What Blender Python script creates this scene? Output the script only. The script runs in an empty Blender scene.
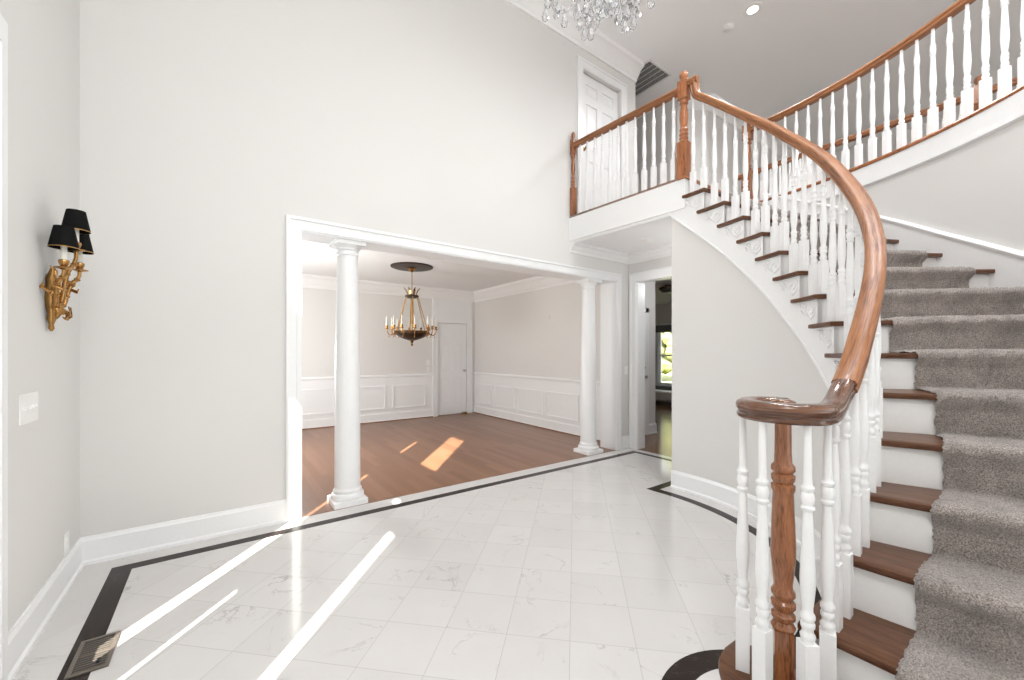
import bpy, bmesh, math, random
from math import sin, cos, pi, radians as rad, sqrt, atan2
from mathutils import Vector, Matrix, noise
random.seed(7)
S = bpy.context.scene
COL = S.collection
# ------------------------------------------------------------------ materials
def newmat(name):
    m = bpy.data.materials.new(name); m.use_nodes = True
    nt = m.node_tree; b = nt.nodes['Principled BSDF']
    return m, nt, b
def N(nt, t, **kw):
    n = nt.nodes.new(t)
    for k, v in kw.items(): setattr(n, k, v)
    return n
def simple(name, col, rough=.5, metal=0, spec=.5, bump=0, bscale=200, coat=0):
    m, nt, b = newmat(name)
    b.inputs['Base Color'].default_value = (*col, 1); b.inputs['Roughness'].default_value = rough
    b.inputs['Metallic'].default_value = metal; b.inputs['Specular IOR Level'].default_value = spec
    b.inputs['Coat Weight'].default_value = coat
    tc = N(nt, 'ShaderNodeTexCoord'); no = N(nt, 'ShaderNodeTexNoise')
    no.inputs['Scale'].default_value = bscale; no.inputs['Detail'].default_value = 3
    nt.links.new(tc.outputs['Object'], no.inputs['Vector'])
    mx = N(nt, 'ShaderNodeMix', data_type='RGBA'); mx.inputs['Factor'].default_value = .5
    cr = N(nt, 'ShaderNodeMapRange'); cr.inputs['To Min'].default_value = 0; cr.inputs['To Max'].default_value = 1
    nt.links.new(no.outputs['Fac'], cr.inputs['Value']); nt.links.new(cr.outputs[0], mx.inputs['Factor'])
    mx.inputs['A'].default_value = (*[c * .97 for c in col], 1); mx.inputs['B'].default_value = (*[min(1, c * 1.03) for c in col], 1)
    nt.links.new(mx.outputs['Result'], b.inputs['Base Color'])
    if bump:
        bp = N(nt, 'ShaderNodeBump'); bp.inputs['Strength'].default_value = bump; bp.inputs['Distance'].default_value = .002
        nt.links.new(no.outputs['Fac'], bp.inputs['Height']); nt.links.new(bp.outputs['Normal'], b.inputs['Normal'])
    return m
def wood(name, c1, c2, c3, rough=.3, sc=(18, 18, 2.2), coat=.2, attr=None):
    """grained timber: noise stretched along the local Z / X axis"""
    m, nt, b = newmat(name)
    tc = N(nt, 'ShaderNodeTexCoord'); mp = N(nt, 'ShaderNodeMapping'); mp.inputs['Scale'].default_value = sc
    if attr:
        at_ = N(nt, 'ShaderNodeAttribute'); at_.attribute_name = attr; nt.links.new(at_.outputs['Vector'], mp.inputs['Vector'])
    else: nt.links.new(tc.outputs['Object'], mp.inputs['Vector'])
    n1 = N(nt, 'ShaderNodeTexNoise'); n1.inputs['Scale'].default_value = 1.6; n1.inputs['Detail'].default_value = 4; n1.inputs['Distortion'].default_value = .8
    n2 = N(nt, 'ShaderNodeTexNoise'); n2.inputs['Scale'].default_value = 9; n2.inputs['Detail'].default_value = 5
    nt.links.new(mp.outputs[0], n1.inputs['Vector']); nt.links.new(mp.outputs[0], n2.inputs['Vector'])
    ad = N(nt, 'ShaderNodeMath', operation='MULTIPLY_ADD'); ad.inputs[1].default_value = .55
    nt.links.new(n2.outputs['Fac'], ad.inputs[0])
    ml = N(nt, 'ShaderNodeMath', operation='MULTIPLY'); ml.inputs[1].default_value = .5
    nt.links.new(n1.outputs['Fac'], ml.inputs[0]); nt.links.new(ml.outputs[0], ad.inputs[2])
    cr = N(nt, 'ShaderNodeValToRGB'); e = cr.color_ramp.elements
    e[0].position = .36; e[0].color = (*c1, 1); e[1].position = .68; e[1].color = (*c3, 1)
    k = cr.color_ramp.elements.new(.5); k.color = (*c2, 1)
    nt.links.new(ad.outputs[0], cr.inputs['Fac']); nt.links.new(cr.outputs['Color'], b.inputs['Base Color'])
    b.inputs['Roughness'].default_value = rough; b.inputs['Coat Weight'].default_value = coat; b.inputs['Coat Roughness'].default_value = .12
    return m
def strip_floor(name, c1, c2, cm, w, L, rough):
    m, nt, b = newmat(name)
    tc = N(nt, 'ShaderNodeTexCoord'); mp = N(nt, 'ShaderNodeMapping'); mp.inputs['Rotation'].default_value = (0, 0, pi / 2); mp.inputs['Location'].default_value = (40, 40, 0)
    nt.links.new(tc.outputs['Object'], mp.inputs['Vector'])
    br = N(nt, 'ShaderNodeTexBrick'); br.offset = .37; br.offset_frequency = 3
    br.inputs['Scale'].default_value = 1; br.inputs['Brick Width'].default_value = L; br.inputs['Row Height'].default_value = w
    br.inputs['Mortar Size'].default_value = .0012; br.inputs['Mortar Smooth'].default_value = .5
    br.inputs['Color1'].default_value = (*c1, 1); br.inputs['Color2'].default_value = (*c2, 1); br.inputs['Mortar'].default_value = (*cm, 1)
    nt.links.new(mp.outputs[0], br.inputs['Vector'])
    m2 = N(nt, 'ShaderNodeMapping'); m2.inputs['Scale'].default_value = (40, 2.5, 1)
    nt.links.new(tc.outputs['Object'], m2.inputs['Vector'])
    no = N(nt, 'ShaderNodeTexNoise'); no.inputs['Scale'].default_value = 2; no.inputs['Detail'].default_value = 4
    nt.links.new(m2.outputs[0], no.inputs['Vector'])
    mr = N(nt, 'ShaderNodeMapRange'); mr.inputs['To Min'].default_value = .85; mr.inputs['To Max'].default_value = 1.12
    nt.links.new(no.outputs['Fac'], mr.inputs['Value'])
    mx = N(nt, 'ShaderNodeMix', data_type='RGBA', blend_type='MULTIPLY'); mx.inputs['Factor'].default_value = 1
    nt.links.new(br.outputs['Color'], mx.inputs['A']); nt.links.new(mr.outputs[0], mx.inputs['B'])
    nt.links.new(mx.outputs['Result'], b.inputs['Base Color'])
    b.inputs['Roughness'].default_value = rough; b.inputs['Specular IOR Level'].default_value = .42
    return m
def marble(name, base, tint, size=.298, p0=-.023, s0=2.186, rough=.1, grout=True):
    """polished stone in square tiles turned 45 degrees to the walls, each tile with its own veining"""
    m, nt, b = newmat(name); L = nt.links.new
    tc = N(nt, 'ShaderNodeTexCoord')
    mp = N(nt, 'ShaderNodeMapping'); mp.inputs['Rotation'].default_value = (0, 0, rad(45))
    L(tc.outputs['Object'], mp.inputs['Vector'])
    sh = N(nt, 'ShaderNodeVectorMath', operation='SUBTRACT'); sh.inputs[1].default_value = (p0, s0, 0)
    L(mp.outputs[0], sh.inputs[0])
    dv = N(nt, 'ShaderNodeVectorMath', operation='SCALE'); dv.inputs['Scale'].default_value = 1 / size
    L(sh.outputs[0], dv.inputs[0])
    fl = N(nt, 'ShaderNodeVectorMath', operation='FLOOR'); L(dv.outputs[0], fl.inputs[0])
    fr = N(nt, 'ShaderNodeVectorMath', operation='FRACTION'); L(dv.outputs[0], fr.inputs[0])
    wn = N(nt, 'ShaderNodeTexWhiteNoise', noise_dimensions='2D'); L(fl.outputs[0], wn.inputs['Vector'])
    off = N(nt, 'ShaderNodeVectorMath', operation='MULTIPLY_ADD'); off.inputs[1].default_value = (9, 9, 9)
    L(wn.outputs['Color'], off.inputs[0]); L(sh.outputs[0], off.inputs[2])
    # cloudy tone
    n1 = N(nt, 'ShaderNodeTexNoise'); n1.inputs['Scale'].default_value = 4; n1.inputs['Detail'].default_value = 5; n1.inputs['Distortion'].default_value = .6
    L(off.outputs[0], n1.inputs['Vector'])
    # veins: thin bands where a distorted noise crosses its middle
    n2 = N(nt, 'ShaderNodeTexNoise'); n2.inputs['Scale'].default_value = 2.6; n2.inputs['Detail'].default_value = 6; n2.inputs['Roughness'].default_value = .6; n2.inputs['Distortion'].default_value = 1.1
    L(off.outputs[0], n2.inputs['Vector'])
    a1 = N(nt, 'ShaderNodeMath', operation='SUBTRACT'); a1.inputs[1].default_value = .5; L(n2.outputs['Fac'], a1.inputs[0])
    a2 = N(nt, 'ShaderNodeMath', operation='ABSOLUTE'); L(a1.outputs[0], a2.inputs[0])
    v = N(nt, 'ShaderNodeMapRange'); v.inputs['From Min'].default_value = 0; v.inputs['From Max'].default_value = .012
    v.inputs['To Min'].default_value = 1; v.inputs['To Max'].default_value = 0; L(a2.outputs[0], v.inputs['Value'])
    n3 = N(nt, 'ShaderNodeTexNoise'); n3.inputs['Scale'].default_value = 3.3; n3.inputs['Detail'].default_value = 2
    L(off.outputs[0], n3.inputs['Vector'])
    g = N(nt, 'ShaderNodeMapRange'); g.inputs['From Min'].default_value = .52; g.inputs['From Max'].default_value = .72; L(n3.outputs['Fac'], g.inputs['Value'])
    vm = N(nt, 'ShaderNodeMath', operation='MULTIPLY'); L(v.outputs[0], vm.inputs[0]); L(g.outputs[0], vm.inputs[1])
    vs = N(nt, 'ShaderNodeMath', operation='MULTIPLY'); vs.inputs[1].default_value = .6; L(vm.outputs[0], vs.inputs[0])
    c0 = N(nt, 'ShaderNodeMix', data_type='RGBA'); c0.inputs['A'].default_value = (*base, 1); c0.inputs['B'].default_value = (*tint, 1)
    tm = N(nt, 'ShaderNodeMath', operation='MULTIPLY_ADD'); tm.inputs[1].default_value = .45
    hm = N(nt, 'ShaderNodeMath', operation='MULTIPLY'); hm.inputs[1].default_value = .6
    L(wn.outputs['Value'], tm.inputs[0]); L(n1.outputs['Fac'], hm.inputs[0]); L(hm.outputs[0], tm.inputs[2]); L(tm.outputs[0], c0.inputs['Factor'])
    c1 = N(nt, 'ShaderNodeMix', data_type='RGBA'); c1.inputs['B'].default_value = (.22, .19, .165, 1)
    L(vs.outputs[0], c1.inputs['Factor']); L(c0.outputs['Result'], c1.inputs['A'])
    out = c1
    if grout:
        sx = N(nt, 'ShaderNodeSeparateXYZ'); L(fr.outputs[0], sx.inputs[0])
        ms = []
        for ax in ('X', 'Y'):
            q = N(nt, 'ShaderNodeMath', operation='SUBTRACT'); q.inputs[1].default_value = .5; L(sx.outputs[ax], q.inputs[0])
            r = N(nt, 'ShaderNodeMath', operation='ABSOLUTE'); L(q.outputs[0], r.inputs[0])
            t = N(nt, 'ShaderNodeMath', operation='GREATER_THAN'); t.inputs[1].default_value = .495; L(r.outputs[0], t.inputs[0]); ms.append(t)
        mxx = N(nt, 'ShaderNodeMath', operation='MAXIMUM'); L(ms[0].outputs[0], mxx.inputs[0]); L(ms[1].outputs[0], mxx.inputs[1])
        c2 = N(nt, 'ShaderNodeMix', data_type='RGBA'); c2.inputs['B'].default_value = (.46, .445, .43, 1)
        L(mxx.outputs[0], c2.inputs['Factor']); L(c1.outputs['Result'], c2.inputs['A']); out = c2
    L(out.outputs['Result'], b.inputs['Base Color'])
    b.inputs['Roughness'].default_value = rough; b.inputs['Specular IOR Level'].default_value = .5
    return m
M = {}
M['wall'] = simple('wall_paint', (.682, .672, .655), .65, bump=.04, bscale=260)
M['wall2'] = simple('beige_wall_paint', (.73, .715, .695), .65, bump=.04, bscale=260)
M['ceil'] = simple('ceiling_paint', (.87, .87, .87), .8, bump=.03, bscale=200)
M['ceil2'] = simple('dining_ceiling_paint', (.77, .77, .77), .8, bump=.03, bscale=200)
M['white'] = simple('white_gloss_paint', (.82, .825, .83), .3, bscale=60)
M['white_soft'] = simple('white_eggshell_paint', (.84, .84, .835), .45, bscale=60)
M['marble'] = marble('polished_marble_tile', (.655, .64, .628), (.575, .56, .548))
M['marble_plain'] = marble('polished_marble_border', (.65, .637, .625), (.57, .555, .545), size=.4, grout=False)
M['dark'] = marble('dark_emperador_stone', (.018, .013, .011), (.03, .022, .019), size=.6, grout=False, rough=.2)
M['dark'].node_tree.nodes['Principled BSDF'].inputs['Specular IOR Level'].default_value = .14
M['oakfloor'] = strip_floor('oak_strip_floor', (.185, .08, .038), (.27, .13, .07), (.17, .078, .04), .083, 1.1, .28)
M['hallfloor'] = strip_floor('dark_oak_strip_floor', (.16, .075, .035), (.22, .11, .055), (.04, .02, .012), .057, .95, .15)
M['oak'] = wood('honey_oak', (.11, .032, .010), (.33, .115, .04), (.46, .18, .07), .3)
M['oakrail'] = wood('honey_oak_rail', (.11, .036, .012), (.275, .105, .038), (.40, .175, .072), .4, sc=(1.6, 26, 26), coat=.05, attr='grain')
M['darkrail'] = wood('brown_stained_oak_rail', (.04, .016, .008), (.10, .038, .018), (.20, .085, .038), .2, sc=(1.6, 26, 26), coat=.5, attr='grain')
M['walnut'] = wood('dark_stained_oak', (.05, .020, .010), (.105, .044, .022), (.17, .078, .04), .32, sc=(2.2, 26, 20), coat=0)
M['walnut'].node_tree.nodes['Principled BSDF'].inputs['Specular IOR Level'].default_value = .25
M['darkoak'] = wood('brown_stained_oak', (.05, .02, .01), (.13, .05, .022), (.22, .09, .04), .22, coat=.4)
M['newel'] = wood('chestnut_oak', (.09, .028, .010), (.27, .095, .034), (.38, .15, .06), .22, sc=(30, 30, 3), coat=.5)
M['gold'] = simple('antique_gilt', (.46, .25, .085), .25, metal=1, bump=.3, bscale=90)
M['bronze'] = simple('dark_bronze', (.06, .04, .028), .4, metal=.7, bump=.3, bscale=60)
M['black'] = simple('black_shade_card', (.005, .005, .005), .85, spec=.15)
M['candle'] = simple('ivory_candle_sleeve', (.82, .79, .72), .5)
M['plate'] = simple('white_plastic_plate', (.82, .82, .80), .35)
M['slot'] = simple('dark_slot', (.03, .03, .03), .6)
M['chrome'] = simple('satin_nickel', (.55, .53, .5), .28, metal=1)
M['brass'] = simple('dull_brass', (.45, .27, .10), .35, metal=1)
M['ventmetal'] = simple('aged_bronze_metal', (.20, .17, .145), .38, metal=.6, bump=.1)
M['grille'] = simple('white_grille_metal', (.72, .72, .71), .45)
M['duct'] = simple('grey_duct', (.16, .16, .16), .7)
M['lawn'] = simple('lawn_green', (.42, .44, .20), .9, bump=.5, bscale=30)
M['leaf'] = simple('hedge_leaf', (.27, .28, .14), .8, bump=.6, bscale=20)
M['paving'] = simple('pale_paving', (.5, .48, .45), .8, bscale=20)
def glassy(name, col, rough, ior):
    m, nt, b = newmat(name)
    b.inputs['Base Color'].default_value = (*col, 1); b.inputs['Roughness'].default_value = rough
    b.inputs['Transmission Weight'].default_value = .9; b.inputs['IOR'].default_value = ior
    tc = N(nt, 'ShaderNodeTexCoord'); no = N(nt, 'ShaderNodeTexNoise'); no.inputs['Scale'].default_value = 60
    nt.links.new(tc.outputs['Object'], no.inputs['Vector'])
    bp = N(nt, 'ShaderNodeBump'); bp.inputs['Strength'].default_value = .15; nt.links.new(no.outputs['Fac'], bp.inputs['Height'])
    nt.links.new(bp.outputs['Normal'], b.inputs['Normal'])
    return m
M['crystal'] = glassy('cut_crystal', (.97, .98, 1), .04, 1.5)
m, nt, b = newmat('lit_lamp_lens'); b.inputs['Emission Color'].default_value = (1, .97, .92, 1); b.inputs['Emission Strength'].default_value = 14
M['lens'] = m
def carpet():
    m, nt, b = newmat('grey_brown_shag_carpet'); L = nt.links.new
    tc = N(nt, 'ShaderNodeTexCoord')
    n1 = N(nt, 'ShaderNodeTexNoise'); n1.inputs['Scale'].default_value = 190; n1.inputs['Detail'].default_value = 4; n1.inputs['Roughness'].default_value = .75
    n2 = N(nt, 'ShaderNodeTexNoise'); n2.inputs['Scale'].default_value = 9; n2.inputs['Detail'].default_value = 3
    L(tc.outputs['Object'], n1.inputs['Vector']); L(tc.outputs['Object'], n2.inputs['Vector'])
    cr = N(nt, 'ShaderNodeValToRGB'); e = cr.color_ramp.elements
    e[0].position = .33; e[0].color = (.12, .10, .092, 1); e[1].position = .64; e[1].color = (.62, .555, .51, 1)
    k = e.new(.47); k.color = (.33, .285, .26, 1)
    L(n1.outputs['Fac'], cr.inputs['Fac'])
    mr = N(nt, 'ShaderNodeMapRange'); mr.inputs['From Min'].default_value = .3; mr.inputs['From Max'].default_value = .7; mr.inputs['To Min'].default_value = .8; mr.inputs['To Max'].default_value = 1.15
    L(n2.outputs['Fac'], mr.inputs['Value'])
    mx = N(nt, 'ShaderNodeMix', data_type='RGBA', blend_type='MULTIPLY'); mx.inputs['Factor'].default_value = 1
    L(cr.outputs['Color'], mx.inputs['A']); L(mr.outputs[0], mx.inputs['B']); L(mx.outputs['Result'], b.inputs['Base Color'])
    bp = N(nt, 'ShaderNodeBump'); bp.inputs['Strength'].default_value = .9; bp.inputs['Distance'].default_value = .012
    L(n1.outputs['Fac'], bp.inputs['Height']); L(bp.outputs['Normal'], b.inputs['Normal'])
    b.inputs['Roughness'].default_value = .95; b.inputs['Specular IOR Level'].default_value = .1; b.inputs['Sheen Weight'].default_value = .3
    return m
M['carpet'] = carpet()
# ------------------------------------------------------------------ mesh helpers
class MB:
    def __init__(s): s.v = []; s.f = []; s.g = []
    def add(s, vs, fs):
        o = len(s.v); s.v += [tuple(p) for p in vs]; s.f += [[i + o for i in f] for f in fs]
    def box(s, x0, y0, z0, x1, y1, z1):
        x0, x1 = min(x0, x1), max(x0, x1); y0, y1 = min(y0, y1), max(y0, y1); z0, z1 = min(z0, z1), max(z0, z1)
        s.add([(x0, y0, z0), (x1, y0, z0), (x1, y1, z0), (x0, y1, z0), (x0, y0, z1), (x1, y0, z1), (x1, y1, z1), (x0, y1, z1)],
              [[3, 2, 1, 0], [4, 5, 6, 7], [0, 1, 5, 4], [1, 2, 6, 5], [2, 3, 7, 6], [3, 0, 4, 7]]); return s
    def prism(s, poly, z0, z1):
        n = len(poly)
        a = sum(poly[i][0] * poly[(i + 1) % n][1] - poly[(i + 1) % n][0] * poly[i][1] for i in range(n))
        if a < 0: poly = poly[::-1]
        s.add([(x, y, z0) for x, y in poly] + [(x, y, z1) for x, y in poly],
              [list(range(n))[::-1], list(range(n, 2 * n))] + [[i, (i + 1) % n, n + (i + 1) % n, n + i] for i in range(n)]); return s
    def lathe(s, prof, c=(0, 0, 0), n=16, ax=None, caps=True):
        """prof: (radius, height) up the axis"""
        M_ = Matrix.Identity(3) if ax is None else Vector((0, 0, 1)).rotation_difference(Vector(ax)).to_matrix()
        c = Vector(c); vs = []
        for r, z in prof:
            for i in range(n):
                a = 2 * pi * i / n; vs.append(c + M_ @ Vector((r * cos(a), r * sin(a), z)))
        fs = [[j * n + i, j * n + (i + 1) % n, (j + 1) * n + (i + 1) % n, (j + 1) * n + i] for j in range(len(prof) - 1) for i in range(n)]
        if caps: fs += [list(range(n))[::-1], list(range((len(prof) - 1) * n, len(prof) * n))]
        s.add(vs, fs); return s
    def sweep(s, path, prof, closed=False, caps=True):
        """prof: closed loop of (side, up) points; side is to the LEFT of travel"""
        path = [Vector(p) for p in path]; n = len(prof); m = len(path); vs = []; L_ = 0
        for i, p in enumerate(path):
            a = path[i - 1] if (i > 0 or closed) else p; b_ = path[(i + 1) % m] if (i < m - 1 or closed) else p
            t = (b_ - a).normalized()
            h = Vector((t.x, t.y, 0)); h = h.normalized() if h.length > 1e-5 else Vector((1, 0, 0))
            side = Vector((-h.y, h.x, 0)); up = t.cross(side); up = up if up.z >= 0 else -up; k = 1
            if closed or 0 < i < m - 1:      # mitre in plan
                d0 = (p - a); d1 = (b_ - p); d0.z = d1.z = 0
                if d0.length > 1e-6 and d1.length > 1e-6:
                    c = max(-1, min(1, d0.normalized().dot(d1.normalized()))); k = 1 / max(.4, sqrt((1 + c) / 2))
            vs += [p + side * (q[0] * k) + up * q[1] for q in prof]
            L_ = L_ + (p - a).length; s.g += [(L_, q[0], q[1]) for q in prof]
        fs = []
        for j in range(m if closed else m - 1):
            for i in range(n):
                fs.append([j * n + i, j * n + (i + 1) % n, ((j + 1) % m) * n + (i + 1) % n, ((j + 1) % m) * n + i])
        if caps and not closed: fs += [list(range(n))[::-1], list(range((m - 1) * n, m * n))]
        s.add(vs, fs); return s
    def tube(s, path, r, n=8, caps=True):
        path = [Vector(p) for p in path]; m = len(path); vs = []; nrm = None
        for i, p in enumerate(path):
            t = (path[min(i + 1, m - 1)] - path[max(i - 1, 0)]).normalized()
            if nrm is None:
                nrm = t.orthogonal().normalized()
            nrm = (nrm - t * nrm.dot(t)).normalized(); bi = t.cross(nrm)
            rr = r[i] if isinstance(r, (list, tuple)) else r
            vs += [p + (nrm * cos(2 * pi * k / n) + bi * sin(2 * pi * k / n)) * rr for k in range(n)]
        fs = [[j * n + i, j * n + (i + 1) % n, (j + 1) * n + (i + 1) % n, (j + 1) * n + i] for j in range(m - 1) for i in range(n)]
        if caps: fs += [list(range(n))[::-1], list(range((m - 1) * n, m * n))]
        s.add(vs, fs); return s
    def grid(s, rows):
        n = len(rows[0]); o = len(s.v)
        for r in rows: s.v += [tuple(p) for p in r]
        for j in range(len(rows) - 1):
            for i in range(n - 1): s.f.append([o + j * n + i, o + j * n + i + 1, o + (j + 1) * n + i + 1, o + (j + 1) * n + i])
        return s
    def shell(s, cols):
        """cols: list of 4-point rings swept into a closed solid"""
        n = len(cols[0]); o = len(s.v)
        for c in cols: s.v += [tuple(p) for p in c]
        m = len(cols)
        for j in range(m - 1):
            for i in range(n): s.f.append([o + j * n + i, o + j * n + (i + 1) % n, o + (j + 1) * n + (i + 1) % n, o + (j + 1) * n + i])
        s.f += [[o + i for i in range(n)][::-1], [o + (m - 1) * n + i for i in range(n)]]
        return s
    def xf(s, mat):
        s.v = [tuple(mat @ Vector(p)) for p in s.v]; return s
    def mesh(s, name, mat, angle=35, bevel=0):
        me = bpy.data.meshes.new(name); me.from_pydata(s.v, [], s.f)
        if len(s.g) == len(s.v):
            at_ = me.attributes.new('grain', 'FLOAT_VECTOR', 'POINT'); at_.data.foreach_set('vector', [c for q in s.g for c in q])
        bm = bmesh.new(); bm.from_mesh(me)
        bmesh.ops.recalc_face_normals(bm, faces=bm.faces)
        if bevel:
            es = [e for e in bm.edges if len(e.link_faces) == 2 and e.calc_face_angle() > rad(40)]
            bmesh.ops.bevel(bm, geom=es, offset=bevel, segments=2, profile=.6, affect='EDGES', clamp_overlap=True)
        big = [f for f in bm.faces if len(f.verts) > 4]
        if big: bmesh.ops.triangulate(bm, faces=big)
        bm.to_mesh(me); bm.free(); me.materials.append(mat)
        if angle:
            for p in me.polygons: p.use_smooth = True
            me.set_sharp_from_angle(angle=rad(angle))
        return me
    def build(s, name, mat, parent=None, angle=35, bevel=0, loc=None):
        o = bpy.data.objects.new(name, s.mesh(name, mat, angle, bevel)); COL.objects.link(o)
        if loc is not None: o.location = loc
        if parent is not None: o.parent = parent
        return o
def thing(name, label, cat, loc=(0, 0, 0), group=None, rz=0):
    o = bpy.data.objects.new(name, None); COL.objects.link(o); o.location = loc; o.rotation_euler = (0, 0, rz)
    o.empty_display_size = .1; o['label'] = label; o['category'] = cat
    if group: o['group'] = group
    return o
def tag(o, label, cat, group=None):
    o['label'] = label; o['category'] = cat
    if group: o['group'] = group
    return o
def struct(o, label=None, cat=None):
    o['kind'] = 'structure'
    if label: o['label'] = label
    if cat: o['category'] = cat
    return o
def put(me, name, parent, loc, rz=0):
    o = bpy.data.objects.new(name, me); COL.objects.link(o); o.parent = parent; o.location = loc; o.rotation_euler = (0, 0, rz); return o
def B(x0, y0, z0, x1, y1, z1): return MB().box(x0, y0, z0, x1, y1, z1)
# ------------------------------------------------------------------ camera
cam = bpy.data.objects.new('camera', bpy.data.cameras.new('camera')); COL.objects.link(cam)
cam.location = (0, 0, 1.33); cam.rotation_euler = (pi / 2, 0, rad(53.872 - 90))
cam.data.sensor_width = 36; cam.data.lens = 403.4 / 1024 * 36; cam.data.shift_y = 13.94 / 1024
cam.data.clip_start = .02; S.camera = cam
# ------------------------------------------------------------------ key sizes
XL, YW, XR = -.70, 3.65, 4.72         # left wall, long wall, right wall (hall opening)
YB = 3.92                            # dining side of the long wall
ZC, ZF, ZS = 5.45, 3.05, 2.72         # foyer ceiling, upper floor, soffits and ground floor ceilings
RIS = .1906
# ------------------------------------------------------------------ stair plan
C1 = Vector((1.853, 2.18))
ang = {8: -50.6, 9: -44.9, 10: -38.5, 11: -32.3, 12: -26.4, 13: -20.4, 14: -14.2, 15: -7.6, 16: -.8, 17: 6, 18: 13}
inn = {-1: (.94, .56), 0: (1.18, .56), 1: (1.42, .56), 2: (1.657, .56), 3: (1.885, .56), 4: (2.10, .56)}
for k, a in ((5, -81.3), (6, -72.5), (7, -63.8), (8, -55.2), (9, -47.4), (10, -39.9), (11, -32.5)): inn[k] = (2.10 + 1.477 * cos(rad(a)), 2.037 + 1.477 * sin(rad(a)))
dr = {-1: 0, 0: 0, 1: 0, 2: 0, 3: 4, 4: 11, 5: 17, 6: 24, 7: 31.5, 8: 39.4}
for k in range(9, 19):
    if k > 11: inn[k] = tuple(C1 + 1.763 * Vector((cos(rad(ang[k])), sin(rad(ang[k])))))
    dr[k] = 90 + ang[k]
def cat(T, t):
    k = min(16, max(0, int(math.floor(t)))); u = t - k
    a, b_, c, d = T[k - 1], T[k], T[k + 1], T[k + 2]
    return .5 * (2 * b_ + (c - a) * u + (2 * a - 5 * b_ + 4 * c - d) * u * u + (3 * b_ - a - 3 * c + d) * u ** 3)
IX = {k: v[0] for k, v in inn.items()}; IY = {k: v[1] for k, v in inn.items()}
WID = 1.327
def Q(t, d):
    """plan point on the stair: t counts nosings from the bottom, d runs from the inner tread end outwards"""
    a = rad(cat(dr, t)); return Vector((cat(IX, t) + d * sin(a), cat(IY, t) - d * cos(a)))
def Q3(t, d, z): q = Q(t, d); return Vector((q.x, q.y, z))
def fr(a, b_, n): return [a + (b_ - a) * i / n for i in range(n + 1)]
# ------------------------------------------------------------------ floors
o = struct(B(XL - .2, -6, -.1, XR, 3.655, 0).build('floor_marble', M['marble'], angle=0))
o = struct(B(.2, 3.655, -.1, XR + .1, 8, 0).build('floor_dining', M['oakfloor'], angle=0))
o = struct(B(XR, 1.0, -.1, 10.1, 3.655, -.001).build('floor_hall', M['hallfloor'], angle=0))
struct(B(XR + .1, 3.655, -.1, 10.1, 8, -.001).build('floor_kitchen', M['hallfloor'], angle=0))
def strip(pts_o, pts_i, z=.0012):
    m = MB(); m.shell([[(a[0], a[1], -.01), (b_[0], b_[1], -.01), (b_[0], b_[1], z), (a[0], a[1], z)] for a, b_ in zip(pts_o, pts_i)]); return m
SO, SI = 3.487, 3.405
# plain marble margin between the dark band and the walls
mg = MB()
mg.add([(XL, -2, .0006), (-.52, -2, .0006), (-.52, SO, .0006), (XR, SO, .0006), (XR, 3.655, .0006), (XL, 3.655, .0006)], [[0, 1, 2, 5], [2, 3, 4, 5]])
mg.add([(4.61, 2.38, .0006), (XR, 2.38, .0006), (XR, SO, .0006), (4.61, SO, .0006)], [[0, 1, 2, 3]])
struct(mg.build('trim_1', M['marble_plain'], angle=0), 'plain marble margin along the walls', 'floor')
bd = strip([(-.53, -2), (-.53, SO), (4.61, SO), (4.61, 2.44)], [(-.428, -2), (-.428, SI), (4.54, SI), (4.54, 2.44)])
struct(bd.build('trim_2', M['dark'], angle=0), 'dark stone band let into the marble floor', 'floor')
def arcp(c, r, a0, a1, n=30): return [(c[0] + r * cos(rad(a)), c[1] + r * sin(rad(a))) for a in fr(a0, a1, n)]
ao = [tuple(Q(t, -.105)) for t in fr(16.8, 3.0, 60)]; ai = [tuple(Q(t, -.19)) for t in fr(16.8, 3.0, 60)]
yc = 2.43
ao = [(4.61, yc - .085), (ao[0][0], yc - .085)] + [p for p in ao if p[1] < yc - .09]; ai = [(4.61, yc), (ai[0][0] - .004, yc)] + [p for p, q in zip(ai, [tuple(Q(t, -.105)) for t in fr(16.8, 3.0, 60)]) if q[1] < yc - .09]
struct(strip(ao, ai).build('trim_3', M['dark'], angle=0), 'dark stone band curving along the stair wall', 'floor')
ap = [tuple(Q(t, 0.04)) for t in fr(16.6, 3.0, 60)]
struct(strip(ap, [tuple(Q(t, -.105)) for t in fr(16.6, 3.0, 60)], .0006).build('trim_4', M['marble_plain'], angle=0), 'plain marble margin along the stair wall', 'floor')
BN = Vector((1.588, .577))              # centre of the curtail step, newel and volute
struct(strip(arcp(BN, .31, 30, 250, 44), arcp(BN, .412, 30, 250, 44)).build('trim_5', M['dark'], angle=0), 'dark stone ring round the bottom step', 'floor')
struct(strip(arcp(BN, .15, 30, 250, 44), arcp(BN, .31, 30, 250, 44), .0006).build('trim_6', M['marble_plain'], angle=0), 'plain marble ring round the bottom step', 'floor')
struct(B(XL, 3.653, -.02, XR, 3.668, .004).build('trim_7', M['oakfloor'], angle=0), 'wood threshold of the dining room', 'floor')
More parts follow.
